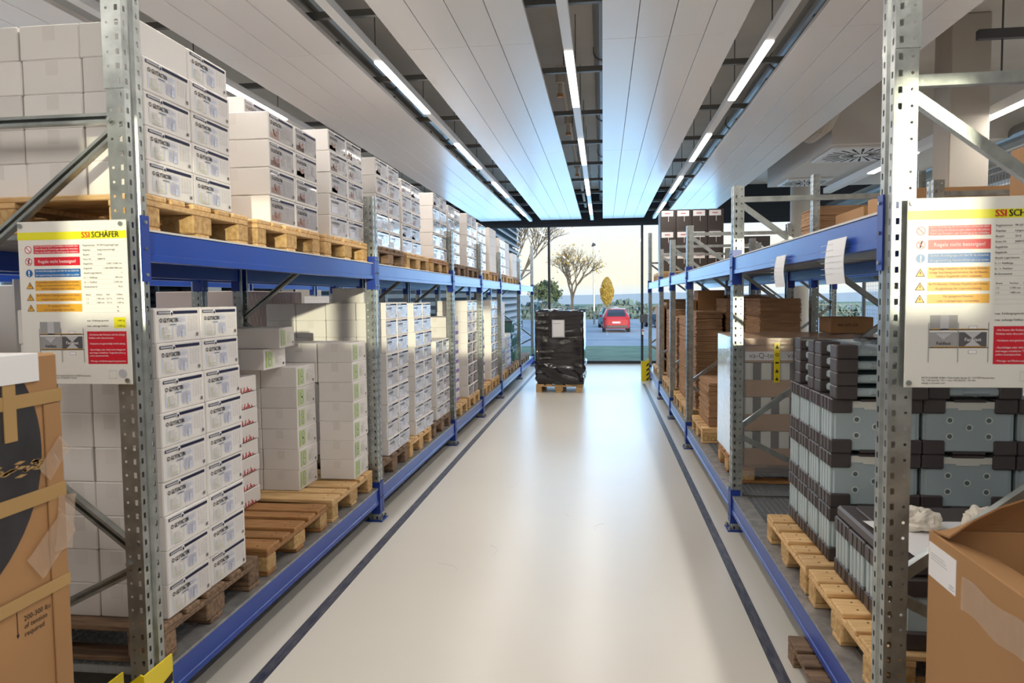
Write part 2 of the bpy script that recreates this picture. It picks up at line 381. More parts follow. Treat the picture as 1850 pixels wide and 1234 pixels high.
# lamp tracks with lit inserts
LY = [(-0.55, 1.05), (2.50, 4.10), (5.57, 7.15), (8.60, 10.25), (11.54, 13.25), (14.6, 16.3)]
tn = {-3.2: 'linear lamp track above the far side of the left cartons', -1.72: 'linear lamp track in the gap left of the aisle', -0.25: 'linear lamp track over the middle of the aisle', 1.205: 'linear lamp track above the right rack edge'}
for x, lb in tn.items():
    t = thing('lamp_track', lb, 'ceiling lamp', (x, 0, 3.49), group=None)
    MB().box(-0.035, 0.035, -3, 17.6, 0, 0.06, m_white).build('housing', t)
    rod = MB().cyl((0, 0, 0.06), (0, 0, 0.81), 0.004, m_dark, 6).mesh('hanger_rod')
    for q in range(2, 13): ob('hanger_rod', rod, t, (0, -2+q*1.5, 0))
    for a, b in LY:
        d = MB().box(-0.032, 0.032, a, b, -0.012, -0.001, m_lamp).build('diffuser', t)
        light('lamp_light', 'AREA', (0, (a+b)/2, -0.02), LAMP_W, (1.0, 0.94, 0.86), (0, 0, 0), t, shape='RECTANGLE', size=0.06, size_y=b-a)
# cross rails, ducts, pipes in the void
mb = MB()
for i, y in enumerate([2.0, 3.5, 5.0, 6.5, 8.0, 9.5, 11.0, 12.5, 14.0, 15.5, 17.0]):
    t = tag(MB().box(-6, 2.5, y, y+0.04, 3.62, 3.665, m_rail).build('support_rail'), '%s dark steel cross rail from camera above the ceiling rafts' % (ORD+['eleventh'])[i], 'ceiling rail')
for x, r, z, lb in ((-2.06, 0.075, 3.80, 'round grey duct running beside the left lamp row'), (1.62, 0.085, 3.82, 'round grey duct running beside the right lamp row'), (0.02, 0.10, 4.0, 'wide pale duct above the middle gap')):
    m = MB().cyl((x, -3, z), (x, 17.6, z), r, m_duct, 20)
    for q in range(9): m.cyl((x, -2.5+q*2.4, z), (x, -2.45+q*2.4, z), r+0.008, m_rail, 20)
    o = m.build('ventilation_duct', smooth=False); tag(o, lb, 'duct')
t = thing('water_pipe', 'thin pale pipe with valves above the middle lamp row gap', 'pipe', (-0.40, 0, 3.80))
pr = MB().cyl((0, 0, 0.02), (0, 0, 0.499), 0.006, m_dark, 6).mesh('pipe_hanger')
for q in range(5): ob('pipe_hanger', pr, t, (0, 7.8+2.2*q, 0))
MB().cyl((0, 7.2, 0), (0, 17.5, 0), 0.028, m_beige, 12).build('pipe_run', t)
for y in (7.1, 8.75, 11.7):
    MB().cyl((0, y, -0.10), (0, y, 0.06), 0.045, m_beige, 12).cyl((0, y, -0.20), (0, y, -0.10), 0.022, m_beige, 12).cyl((0, y, -0.23), (0, y, -0.20), 0.03, m_pine2, 10).build('valve', t)

# ------------------------------------------------------------------ racks
def perf_strip(mb, A, B, h0, h1, pitch, kind, mt, hw=0.012, hh=0.022, zoff=0.0):
    # A,B plan points (x,y); strip from z=h0..h1 perforated by slots in its middle
    ax, ay = A; bx, by = B; w = math.hypot(bx-ax, by-ay); n = int(round((h1-h0)/pitch))
    ux, uy = (bx-ax)/w, (by-ay)/w
    P = lambda u, z: (ax+ux*u, ay+uy*u, z)
    if kind is None:
        mb.add([P(0, h0), P(w, h0), P(w, h1), P(0, h1)], [(0,1,2,3)], mt); return
    for i in range(n):
        z0 = h0+i*(h1-h0)/n; z1 = h0+(i+1)*(h1-h0)/n; zc = (z0+z1)/2+zoff; c = w/2
        if kind == 'slot':
            q = [(c-hw/2, zc-hh/2), (c+hw/2, zc-hh/2), (c+hw/2, zc+hh/2), (c-hw/2, zc+hh/2)]
            vs = [P(0, z0), P(w, z0), P(w, z1), P(0, z1)]+[P(*a) for a in q]
            mb.add(vs, [(0,1,5,4),(1,2,6,5),(2,3,7,6),(3,0,4,7)], mt)
        else:
            r = hw/2
            q = [(c+r*cos(-3*pi/4+k*pi/4), zc+r*sin(-3*pi/4+k*pi/4)) for k in range(8)]
            o_ = [(0, z0), (w/2, z0), (w, z0), (w, (z0+z1)/2), (w, z1), (w/2, z1), (0, z1), (0, (z0+z1)/2)]
            vs = [P(*a) for a in o_]+[P(*a) for a in q]
            mb.add(vs, [(k, (k+1) % 8, 8+(k+1) % 8, 8+k) for k in range(8)], mt)
def post_mesh(h0, h1, name, k=1.0):
    # aisle face at x=0, body extends to -x (0.07); width 0.10 along y
    mb = MB(); W_ = 0.05*k; pitch = 0.05
    prof = [((-0.07*k, -W_), (-0.035, -W_), 'hole'), ((-0.035, -W_), (0, -W_), 'slot'), ((0, -W_), (0, -0.016), 'slot'), ((0, -0.016), (-0.012, -0.010), None),
            ((-0.012, -0.010), (-0.012, 0.010), None), ((-0.012, 0.010), (0, 0.016), None), ((0, 0.016), (0, W_), 'slot'), ((0, W_), (-0.035, W_), 'slot'), ((-0.035, W_), (-0.07*k, W_), 'hole'),
            ((-0.07*k, -W_), (-0.07*k, -W_+0.018), None), ((-0.07*k, W_), (-0.07*k, W_-0.018), None)]
    for A, B, kd in prof:
        perf_strip(mb, A, B, h0, h1, pitch, kd, m_galv, hw=0.012 if kd == 'slot' else 0.010, hh=0.020)
    return mb.mesh(name)
POST = post_mesh(0.0, 2.40, 'post'); POST_T = post_mesh(0.0, 2.90, 'tall_post'); EXT = post_mesh(2.40, 3.40, 'post_extension', 1.06)
FOOT = MB().bbox(-0.10, 0.03, -0.075, 0.075, 0, 0.008, m_blue2, 0.002).cyl((0.015, -0.055, 0.008), (0.015, -0.055, 0.03), 0.011, m_galv, 6).cyl((0.015, 0.055, 0.008), (0.015, 0.055, 0.03), 0.011, m_galv, 6).box(-0.075, -0.068, -0.052, 0.052, 0.008, 0.10, m_galv).mesh('foot_plate')
D = 1.10
def brace_mesh(D_):
    out = []
    x0, x1 = -0.06, -D_+0.06
    def seg(a, b):
        m = MB(); a = Vector((a[0], 0, a[1])); b = Vector((b[0], 0, b[1])); d = (b-a).normalized(); n = Vector((-d.z, 0, d.x))
        for off, th in ((0.016, 0), (-0.016, 0)):
            m.bar(a+n*off, b+n*off, 0.003, 0.030, m_galv)
        m.bar(a+Vector((0, 0.0145, 0)), b+Vector((0, 0.0145, 0)), 0.035, 0.002, m_galv)
        m.bar(a+Vector((0, -0.0145, 0))+n*0.011, b+Vector((0, -0.0145, 0))+n*0.011, 0.010, 0.002, m_galv)
        m.bar(a+Vector((0, -0.0145, 0))-n*0.011, b+Vector((0, -0.0145, 0))-n*0.011, 0.010, 0.002, m_galv)
        return m
    out.append(('strut', seg((x0, 2.31), (x1, 2.31)).mesh('strut')))
    out.append(('strut', seg((x0, 0.12), (x1, 0.12)).mesh('strut')))
    out.append(('brace', seg((x0, 2.275), (x1, 1.53)).mesh('brace')))
    out.append(('brace', seg((x1, 1.48), (x0, 0.73)).mesh('brace')))
    out.append(('brace', seg((x0, 0.665), (x1, 0.17)).mesh('brace')))
    return out
BR = brace_mesh(D)
BOLT = MB().cyl((0, -0.062, 0), (0, -0.048, 0), 0.011, m_galv, 6).cyl((0, -0.066, 0), (0, -0.062, 0), 0.006, m_galv, 8).mesh('bolt')
def frame(x, y, side, lb, tall=False, ext=False, grp=None):
    # side +1: aisle toward +x (left rack), -1: mirrored by rotation
    t = thing('rack_frame', lb, 'rack frame', (x, y, 0), 0 if side > 0 else pi, grp)
    pm = POST_T if tall else POST
    ob('post', pm, t); p2 = ob('post', pm, t, (-D, 0, 0)); p2.rotation_euler = (0, 0, pi)
    if ext: 
        ob('post_extension', EXT, t, (0.0, 0, 0.0)); p3 = ob('post_extension', EXT, t, (-D, 0, 0)); p3.rotation_euler = (0, 0, pi)
    ob('foot_plate', FOOT, t); f2 = ob('foot_plate', FOOT, t, (-D, 0, 0)); f2.rotation_euler = (0, 0, pi)
    for n, me in BR: ob(n, me, t)
    for z in (2.29, 0.70): ob('bolt', BOLT, t, (-0.055, 0, z))
    return t
FY = [2.45, 5.21, 8.00, 9.93, 11.85, 14.66, 17.46]
LX, RX = -1.66, 0.89
for i, y in enumerate(FY):
    frame(LX, y, 1, 'galvanised rack frame, %s from the camera, left of the aisle' % ORD[i], tall=(i == 6), ext=(i == 0))
FYR = FY[:6]
for i, y in enumerate(FYR):
    frame(RX, y, -1, 'galvanised rack frame, %s from the camera, right of the aisle' % ORD[i], tall=(i == 5), ext=(i == 0))
# beams
def beam_mesh(L):
    prof = [(0, 0), (0, 0.024), (-0.004, 0.027), (-0.004, 0.107), (-0.007, 0.110), (-0.05, 0.110), (-0.05, 0)]
    mb = MB(); mb.prism([(a, b) for a, b in prof], 1, -L/2, L/2, m_blue)
    mb.v = [(a, b, c) for a, b, c in mb.v]
    return mb.mesh('shelf_beam')
CON = MB().box(0.0, 0.006, -0.002, 0.045, -0.075, 0.165, m_blue2).box(-0.06, 0.004, -0.003, 0.0, -0.075, 0.165, m_blue2).cyl((0.006, 0.022, 0.14), (0.012, 0.022, 0.14), 0.006, m_galv, 8).cyl((0.006, 0.022, -0.05), (0.012, 0.022, -0.05), 0.006, m_galv, 8).cyl((0.006, 0.022, 0.045), (0.010, 0.022, 0.045), 0.006, m_dark, 8).mesh('beam_connector')
CONR = MB().box(0.0, 0.006, -0.045, 0.002, -0.075, 0.165, m_blue2).box(-0.06, 0.004, 0.0, 0.003, -0.075, 0.165, m_blue2).cyl((0.006, -0.022, 0.14), (0.012, -0.022, 0.14), 0.006, m_galv, 8).cyl((0.006, -0.022, -0.05), (0.012, -0.022, -0.05), 0.006, m_galv, 8).cyl((0.006, -0.022, 0.045), (0.010, -0.022, 0.045), 0.006, m_dark, 8).mesh('beam_connector')
BM = {}
def beam(x, y0, y1, z, side, lb, conn=True):
    L = round(y1-y0-0.104, 3)
    if L not in BM: BM[L] = beam_mesh(L)
    t = thing('shelf_beam', lb, 'shelf beam', (x, (y0+y1)/2, z), 0 if side > 0 else pi)
    ob('beam_profile', BM[L], t)
    # connector plates hook on the posts just beyond the beam ends
    ob('beam_connector', CON, t, (0.002, L/2+0.004, 0)); ob('beam_connector', CONR, t, (0.002, -L/2-0.004, 0))
    return t
def deck_mesh(L, top=True):
    mb = MB()
    n = max(2, int(round(L/0.9))); w = L/n
    for i in range(n): mb.bbox(-D+0.055, -0.055, -L/2+i*w+0.002, -L/2+(i+1)*w-0.002, 0, 0.022, m_sheet, 0.002); mb.box(-0.028, -0.001, -L/2+i*w+0.001, -L/2+(i+1)*w-0.001, 0.0225, 0.030, m_pale2)
    return mb.mesh('shelf_panel')
def grate_mesh(L):
    mb = MB(); x0, x1 = -D+0.05, -0.10
    mb.box(-0.10, -0.003, -L/2, L/2, 0.0, 0.012, m_sheet); mb.box(-D+0.0, -D+0.05, -L/2, L/2, 0.0, 0.012, m_sheet)
    n = int(L/0.036)
    for i in range(n+1):
        y = -L/2+0.003+i*(L-0.006)/n; mb.box(x0, x1, y-0.0018, y+0.0018, -0.012, 0.010, m_grate)
    m_ = int((x1-x0)/0.036)
    for i in range(m_+1):
        x = x0+i*(x1-x0)/m_; mb.box(x-0.0018, x+0.0018, -L/2, L/2, -0.010, 0.0095, m_grate)
    for q in range(0, int((L-0.03)/0.9)+1): 
        y = -L/2+q*0.9
        mb.box(x0, x1, y+0.002, y+0.008, -0.02, 0.0118, m_galv)
    return mb.mesh('grating')
DM = {}
def bay(fx, y0, y1, side, idx, sidename, top=True):
    for z, nm in ((1.80, 'upper'), (0.128, 'lower')):
        beam(fx, y0, y1, z, side, 'blue %s front beam of %s bay from camera, %s rack' % (nm, ORD[idx], sidename))
        bx = fx-side*D
        beam(bx, y0, y1, z, -side, 'blue %s back beam of %s bay from camera, %s rack' % (nm, ORD[idx], sidename))
        L = round(y1-y0-0.11, 3)
        if (L, nm) not in DM: DM[(L, nm)] = deck_mesh(L) if nm == 'upper' else grate_mesh(L)
        o = ob('shelf_panel' if nm == 'upper' else 'grating_deck', DM[(L, nm)], None, (fx, (y0+y1)/2, z+(0.089 if nm == 'upper' else 0.112)))
        if nm == 'upper': o.location.z = 1.888
        if side < 0: o.rotation_euler = (0, 0, pi)
        tag(o, ('grey sheet shelf of the %s bay from camera, %s rack' if nm == 'upper' else 'steel grating floor of the %s bay from camera, %s rack') % (ORD[idx], sidename), 'shelf')
for i in range(6): bay(LX, FY[i], FY[i+1], 1, i, 'left')
for i in range(5): bay(RX, FY[i], FY[i+1], -1, i, 'right')
ZU, ZL = 1.911, 0.253   # top of upper shelf sheet, top of grating deck

# ------------------------------------------------------------------ pallets
def board(L, w, th, mt, nails=()):
    mb = MB().bbox(-L/2, L/2, -w/2, w/2, 0, th, mt, 0.004)
    for nx in nails:
        for s_ in (-1, 1): mb.cyl((nx, s_*w*0.25, th-0.001), (nx, s_*w*0.25, th+0.0008), 0.005, m_nail, 8)
    return mb.mesh('board')
PAL = {}
def pallet_meshes(mt, key):
    if key in PAL: return PAL[key]
    d = dict(dw=board(1.2, 0.145, 0.022, mt, (-0.53, 0, 0.53)), dn=board(1.2, 0.10, 0.022, mt, (-0.53, 0, 0.53)), st=None, bw=board(1.2, 0.10, 0.022, mt),
             blk=MB().bbox(-0.0725, 0.0725, -0.05, 0.05, 0, 0.078, m_block if key != 'old' else m_oldw, 0.006).mesh('block'),
             blc=MB().bbox(-0.0725, 0.0725, -0.0725, 0.0725, 0, 0.078, m_block if key != 'old' else m_oldw, 0.006).mesh('block'))
    d['st'] = MB().bbox(-0.0725, 0.0725, -0.4, 0.4, 0, 0.022, mt, 0.003).mesh('stringer')
    PAL[key] = d; return d
def pallet(x, y, z, lb, key='pine', rz=0, front=None):
    mt = {'pine': m_pine, 'orange': m_pine2, 'old': m_oldw}[key]; d = pallet_meshes(mt, key)
    t = thing('euro_pallet', lb, 'pallet', (x, y, z), rz)
    for yy in (-0.35, 0, 0.35):
        ob('bottom_board', d['bw'], t, (0, yy, 0))
        for xx in (-0.5275, 0, 0.5275): ob('block', d['blk'] if yy else d['blc'], t, (xx, yy, 0.022))
    for xx in (-0.5275, 0, 0.5275): ob('stringer_board', d['st'], t, (xx, 0, 0.100))
    for yy, k in ((-0.3275, 'dw'), (-0.175, 'dn'), (0, 'dw'), (0.175, 'dn'), (0.3275, 'dw')): ob('deck_board', d[k], t, (0, yy, 0.122))
    return t

# ------------------------------------------------------------------ cartons
# local frame: aisle-facing print on +x face for the left rack. origin at bottom centre. size dx,dy,dz
def carton_mesh(dx, dy, dz, tape=True):
    mb = MB().bbox(-dx/2, dx/2, -dy/2, dy/2, 0, dz, m_card, 0.004)
    # closing tape over the top and down both end faces (facing -y/+y)
    e_ = 0.0006
    mb.box(-0.025, 0.025, -dy/2-e_, -dy/2+0.0, dz*0.55, dz-0.004, m_tapec)
    mb.box(-0.025, 0.025, -dy/2+0.004, dy/2-0.004, dz, dz+e_, m_tapec)
    mb.box(-dx/2+0.004, dx/2-0.004, -0.001, 0.001, dz, dz+e_*1.5, m_seam)
    return mb.mesh('carton')
def label_mesh(kind, dy, dz, x=0.0):
    """print on the +x face; u runs along +y as seen by the viewer from the aisle (left->right = +y for left rack)"""
    mb = MB(); q = 0.0009
    def R(u0, u1, z0, z1, mt, lay=0):
        X_ = x+q*(1+lay); u0, u1, z0, z1 = (u0-0.5)*dy, (u1-0.5)*dy, z0*dz, z1*dz
        mb.add([(X_, u0, z0), (X_, u1, z0), (X_, u1, z1), (X_, u0, z1)], [(0,1,2,3)], mt)
    def T(s_, u, z, size, mt, al='LEFT', mw=None, lay=2): mb.text(s_, (x+q*(1+lay), (u-0.5)*dy, z*dz), (0,1,0), (0,0,1), size*dz, mt, al, mw*dy if mw else None)
    rr = random.Random(3)
    if kind in ('G', 'C', 'P', 'K'):
        base = {'G': None, 'C': m_taupe, 'P': m_pale, 'K': m_gloss}[kind]
        if base: R(0.05, 0.95, 0.09, 0.90, base)
        R(0.05, 0.94, 0.83, 0.92, m_navy, 1)
        mb.disc((x+q*4, (0.34-0.5)*dy, 0.86*dz), (0,1,0), (0,0,1), 0.075*dz, m_paper); mb.disc((x+q*5, (0.34-0.5)*dy, 0.84*dz), (0,1,0), (0,0,1), 0.045*dz, m_navy)
        T('GLYTACTIN', 0.16, 0.59, 0.18, m_ink, 'LEFT', 0.31); T('GLYTACTIN', 0.164, 0.592, 0.18, m_ink, 'LEFT', 0.31, 3)
        mb.ring((x+q*3, (0.115-0.5)*dy, 0.655*dz), (0,1,0), (0,0,1), 0.062*dz, 0.025*dz, m_ink, 14)
        R(0.29, 0.45, 0.495, 0.54, m_sky, 1); R(0.30, 0.43, 0.51, 0.528, m_navy, 2); R(0.065, 0.31, 0.85, 0.90, m_greyink, 2)
        if kind == 'G':
            R(0.09, 0.12, 0.12, 0.55, m_sky); R(0.36, 0.385, 0.12, 0.72, m_sky)
            R(0.13, 0.35, 0.14, 0.42, m_lime); R(0.17, 0.33, 0.22, 0.47, m_card, 1)
            R(0.44, 0.66, 0.22, 0.76, m_lilac); R(0.46, 0.64, 0.70, 0.73, m_paper, 1); R(0.46, 0.64, 0.50, 0.58, m_paper, 1)
            R(0.47, 0.54, 0.16, 0.46, m_lilac2, 1); R(0.57, 0.65, 0.16, 0.46, m_lilac2, 1); R(0.56, 0.62, 0.14, 0.36, m_sky, 2)
            for k in range(7): R(0.14, 0.14+rr.uniform(0.12, 0.2), 0.16+k*0.045, 0.17+k*0.045, m_greyink, 2)
            for k in range(12): R(0.47, 0.47+rr.uniform(0.10, 0.17), 0.26+k*0.042, 0.268+k*0.042, m_greyink, 3)
            for c in (0.70, 0.76, 0.82, 0.88):
                for k in range(10): R(c, c+rr.uniform(0.02, 0.045), 0.30+k*0.048, 0.312+k*0.048, m_greyink, 2)
            for k in range(5): R(0.15, 0.35, 0.105+0.0*k, 0.115, m_greyink, 2)
        else:
            if kind == 'C':
                R(0.07, 0.40, 0.11, 0.30, m_rust, 0)
                # crescent picture
                pts = []
                for k in range(10):
                    a = pi+pi*k/9; pts.append((0.28+0.10*cos(a), 0.44+0.22*sin(a)))
                for k in range(10):
                    a = 2*pi-pi*k/9; pts.append((0.28+0.055*cos(a), 0.46+0.10*sin(a)))
                mb.add([(x+q*4, (u-0.5)*dy, z*dz) for u, z in pts], [(k, k+1, 18-k, 19-k) for k in range(9)], m_rust)
            else:
                R(0.08, 0.38, 0.12, 0.45, m_lilac, 1)
            R(0.44, 0.90, 0.70, 0.74, m_greyink, 1)
            for k in range(10): R(0.45, 0.45+rr.uniform(0.15, 0.22), 0.24+k*0.044, 0.25+k*0.044, m_greyink, 2)
            for k in range(9): R(0.70, 0.70+rr.uniform(0.12, 0.20), 0.30+k*0.044, 0.31+k*0.044, m_greyink, 2)
        for k in range(6): R(0.885+k*0.009, 0.8905+k*0.009, 0.13, 0.24, m_ink, 3)
        R(0.885, 0.935, 0.18, 0.19, m_ink, 3)
    elif kind == 'N':
        R(0.06, 0.40, 0.10, 0.90, m_palegreen); R(0.07, 0.12, 0.10, 0.90, m_green, 1)
        for k in range(2):
            mb.ring((x+q*3, (0.245-0.5)*dy, (0.66-k*0.32)*dz), (0,1,0), (0,0,1), 0.19*dz, 0.05*dz, m_green, 18)
        for z_ in (0.22, 0.30, 0.60, 0.68): R(0.19, 0.27, z_, z_+0.035, m_greyink, 2)
        R(0.265, 0.285, 0.47, 0.53, m_green, 2)
        for k in range(10): R(0.48, 0.48+rr.uniform(0.2, 0.4), 0.20+k*0.06, 0.215+k*0.06, m_greyink)
        R(0.48, 0.62, 0.28, 0.60, m_palegreen, -0.2)
        for k in range(6): R(0.84+k*0.012, 0.848+k*0.012, 0.14, 0.26, m_ink, 1)
    elif kind == 'R':
        for k in range(9): 
            R(0.10+k*0.085, 0.14+k*0.085, 0.08, rr.uniform(0.16, 0.24), m_red)
        R(0.08, 0.86, 0.05, 0.075, m_red)
        for k in range(5): R(0.22+k*0.11, 0.245+k*0.11, 0.10, 0.36, m_red, 1)
        R(0.04, 0.92, 0.015, 0.045, m_ink, 1)
    elif kind == 'V':
        R(0.05, 0.95, 0.10, 0.45, m_purple); R(0.10, 0.5, 0.5, 0.8, m_lilac); R(0.12, 0.4, 0.22, 0.34, m_paper, 1)
        for k in range(6): R(0.55, 0.9-rr.uniform(0, 0.1), 0.52+k*0.05, 0.53+k*0.05, m_greyink)
    return mb.mesh('printed_label')
CM = {}; LM = {}; PROTO = {}
LNAME = {'G': 'blue-barred print', 'C': 'brown picture label', 'P': 'pale label', 'K': 'wrapped glossy label', 'N': 'green print', 'R': 'red edge print', 'V': 'purple print', 'W': 'no print'}
CARTONS = []
def carton(*a, **k): CARTONS.append((a, k))
def place_carton(kind, x, y, z, dx, dy, dz, lb, grp, rz=0, flip=False):
    key = (round(dx, 3), round(dy, 3), round(dz, 3))
    if key not in CM: CM[key] = carton_mesh(*key)
    o = ob('shipping_carton', CM[key], None, (x, y, z)); o.rotation_euler = (0, 0, rz)
    tag(o, lb, 'carton', grp)
    if kind != 'W':
        lk = (kind, key)
        if lk not in LM: LM[lk] = label_mesh(kind, key[1], key[2], key[0]/2)
        ob('printed_label', LM[lk], o)
    return o
def layer_name(r, n): return 'top' if r == n-1 else ('bottom' if r == 0 else ORD[r])
def stack(kind, fx, y0, cols, rows, z0, dx, dy, dz, desc, grp, depth=1, side=1, jit=0.004, kinds=None, plainback=True, gap=0.005):
    rr = random.Random(hash(desc) % 9973 if False else sum(map(ord, desc)))
    for r in range(rows):
        jx = rr.uniform(-jit, jit)*2
        for c in range(cols):
            for d in range(depth):
                k = kinds(r, c, d) if kinds else kind
                if k is None: continue
                x = fx-side*(dx/2+d*(dx+gap))+jx*0.6+rr.uniform(-jit, jit)*0.5
                y = y0+dy/2+c*(dy+gap)+rr.uniform(-jit, jit)*0.3
                cn = ('nearer' if c == 0 else 'farther') if cols == 2 else ('near', 'middle', 'far')[c] if cols == 3 else 'single'
                lb = 'white carton, %s, %s layer, %s column%s, %s' % (LNAME[k], layer_name(r, rows), cn, '' if d == 0 else (', %s row inward' % ORD[d]), desc)
                carton(k, x, y, z0+r*(dz+0.0008), dx, dy, dz, lb, grp, (0 if side > 0 else pi)+rr.uniform(-0.008, 0.008))
PH = 0.1445
def lp(i, y, z, key, lb): return pallet(LX-0.03-0.6, y, z, lb, key)
G1 = 'cartons stacked on the left upper shelf'; G2 = 'cartons stacked on the left lower level'
zu = ZU+PH+0.001; zl = ZL+PH+0.001
# upper shelf pallets and stacks: (pallet centre, wood, y0 of stack, kind, rows)
UP = [(2.93, 'pine'), (3.82, 'pine'), (4.71, 'pine'), (5.70, 'old'), (6.58, 'pine'), (7.50, 'orange'), (8.50, 'old'), (9.44, 'old'), (10.42, 'pine'), (11.35, 'orange'), (12.40, 'orange'), (13.28, 'pine'), (14.16, 'orange')]
for i, (y, k) in enumerate(UP):
    lp(i, y, ZU, k, '%s pallet from the camera on the left upper shelf' % (ORD+['eleventh', 'twelfth', 'thirteenth'])[i])
def p1k(r, c, d):
    if r == 4 and c == 0: return 'W'
    return 'G' if d == 0 else ('W')
stack('G', -1.705, 2.575, 2, 5, zu, 0.245, 0.312, 0.1285, 'first upper pallet', G1, depth=4, kinds=lambda r, c, d: p1k(r, c, d) if (d == 0 or c == 0 or r == 4) else None)
stack('C', -1.715, 3.62, 2, 4, zu, 0.39, 0.322, 0.1425, 'second upper pallet', G1, depth=2, kinds=lambda r, c, d: 'C' if d == 0 else 'W')
carton('C', -1.95-0.2, 4.0, zu+4*0.1433, 0.39, 0.322, 0.1425, 'white carton topping the second upper pallet, set back', G1)
carton('C', -2.25, 3.62, zu+4*0.1433, 0.30, 0.25, 0.1425, 'white carton behind the near carton tops, second upper pallet', G1)
kk3 = lambda r, c, d: 'C' if r > 1 else 'P'
stack('C', -1.705, 4.45, 2, 5, zu, 0.39, 0.312, 0.133, 'third upper pallet', G1, kinds=kk3)
kw = lambda r, c, d: ('K' if r < 2 else 'C') 
stack('C', -1.71, 5.40, 2, 5, zu, 0.39, 0.322, 0.134, 'fourth upper pallet', G1, kinds=kw)
stack('C', -1.72, 6.15, 2, 5, zu, 0.39, 0.318, 0.126, 'fifth upper pallet', G1, kinds=lambda r, c, d: 'P' if r < 1 else 'C')
stack('K', -1.71, 7.28, 2, 5, zu, 0.39, 0.315, 0.134, 'sixth upper pallet', G1, kinds=lambda r, c, d: 'C' if r > 3 else 'K')
stack('K', -1.73, 8.10, 2, 5, zu, 0.39, 0.33, 0.130, 'seventh upper pallet', G1, kinds=lambda r, c, d: 'C' if r > 3 else 'K')
stack('K', -1.71, 9.12, 2, 5, zu, 0.39, 0.34, 0.134, 'eighth upper pallet', G1, kinds=lambda r, c, d: 'C' if r > 3 else 'K')
stack('K', -1.73, 10.05, 2, 5, zu, 0.39, 0.33, 0.130, 'ninth upper pallet', G1)
stack('W', -1.71, 11.0, 2, 5, zu, 0.39, 0.33, 0.134, 'tenth upper pallet', G1)
stack('K', -1.71, 12.08, 2, 4, zu, 0.39, 0.33, 0.150, 'eleventh upper pallet', G1)
stack('W', -1.75, 12.96, 2, 4, zu, 0.39, 0.33, 0.150, 'twelfth upper pallet', G1)
stack('W', -1.71, 13.84, 2, 3, zu, 0.39, 0.33, 0.150, 'thirteenth upper pallet', G1)
# lower level
LPs = [(2.93, 'old'), (3.82, 'orange'), (4.71, 'pine'), (5.70, 'old'), (6.57, 'pine'), (7.48, 'old'), (8.50, 'pine'), (9.42, 'pine'), (10.42, 'pine'), (11.35, 'pine'), (12.35, 'pine'), (13.22, 'orange'), (14.15, 'orange'), (15.3, 'old'), (16.2, 'old')]
for i, (y, k) in enumerate(LPs):
    lp(i, y, ZL, k, '%s pallet from the camera on the left lower level' % (ORD+['eleventh', 'twelfth', 'thirteenth', 'fourteenth', 'fifteenth'])[i])
stack('G', -1.705, 2.60, 2, 9, zl, 0.142, 0.312, 0.1355, 'first lower pallet', G2, depth=4, kinds=lambda r, c, d: 'G' if d == 0 else ('W' if c == 0 else None), jit=0.005)
stack('R', -2.15, 3.92, 1, 8, zl, 0.35, 0.36, 0.0985, 'behind the empty pallet boards', G2)
stack('N', -1.722, 4.82, 1, 7, zl, 0.25, 0.295, 0.1355, 'third lower pallet far side', G2, depth=3, jit=0.003, kinds=lambda r, c, d: 'N' if d == 0 else ('W' if r > 4 else None) if d > 0 else None)
stack('N', -1.985, 4.50, 1, 6, zl, 0.25, 0.305, 0.1355, 'third lower pallet near side', G2, depth=3, jit=0.003, kinds=lambda r, c, d: 'N' if d == 0 else 'W')
carton('N', -2.27, 4.43, zl+6*0.1363, 0.36, 0.28, 0.13, 'white carton with green print lying left atop the third lower pallet', G2, -0.05)
carton('N', -2.22, 4.48, zl+7*0.1363-0.004, 0.36, 0.30, 0.13, 'white carton with green print, upper of the two lying left', G2, 0.12)
stack('G', -1.705, 5.58, 2, 9, zl, 0.245, 0.315, 0.1355, 'fourth lower pallet', G2, depth=4, kinds=lambda r, c, d: ('P' if d == 0 else ('W' if c == 0 else None)), jit=0.007)
carton('W', -2.05, 5.83, zl+9*0.1363, 0.26, 0.34, 0.12, 'plain white carton topping the fourth lower pallet', G2, 0.05)
stack('P', -1.705, 6.44, 2, 9, zl, 0.245, 0.32, 0.1345, 'fifth lower pallet', G2, jit=0.007)
stack('P', -1.705, 7.27, 2, 6, zl, 0.245, 0.32, 0.1355, 'sixth lower pallet', G2, kinds=lambda r, c, d: 'K' if r > 2 else 'P')
stack('W', -2.02, 7.22, 2, 5, zl, 0.40, 0.33, 0.238, 'rear half of the sixth lower pallet', G2)
stack('V', -1.76, 8.12, 2, 9, zl, 0.3, 0.31, 0.115, 'seventh lower pallet', G2)
stack('C', -1.705, 9.05, 2, 9, zl, 0.39, 0.345, 0.1355, 'eighth lower pallet', G2, kinds=lambda r, c, d: 'C' if r < 6 else 'P')
stack('V', -1.76, 10.06, 2, 8, zl, 0.3, 0.31, 0.125, 'ninth lower pallet', G2)
stack('C', -1.705, 11.0, 2, 9, zl, 0.39, 0.345, 0.1355, 'tenth lower pallet', G2, kinds=lambda r, c, d: 'C' if r < 7 else 'P')
stack('W', -1.72, 12.05, 1, 4, zl+4*0.0958, 0.45, 0.62, 0.20, 'big plain cartons, eleventh lower pallet', G2, kinds=lambda r, c, d: 'W')
stack('C', -1.72, 12.05, 2, 4, zl, 0.42, 0.31, 0.094, 'eleventh lower pallet base', G2)
stack('V', -1.72, 12.90, 2, 5, zl, 0.42, 0.31, 0.12, 'twelfth lower pallet', G2)

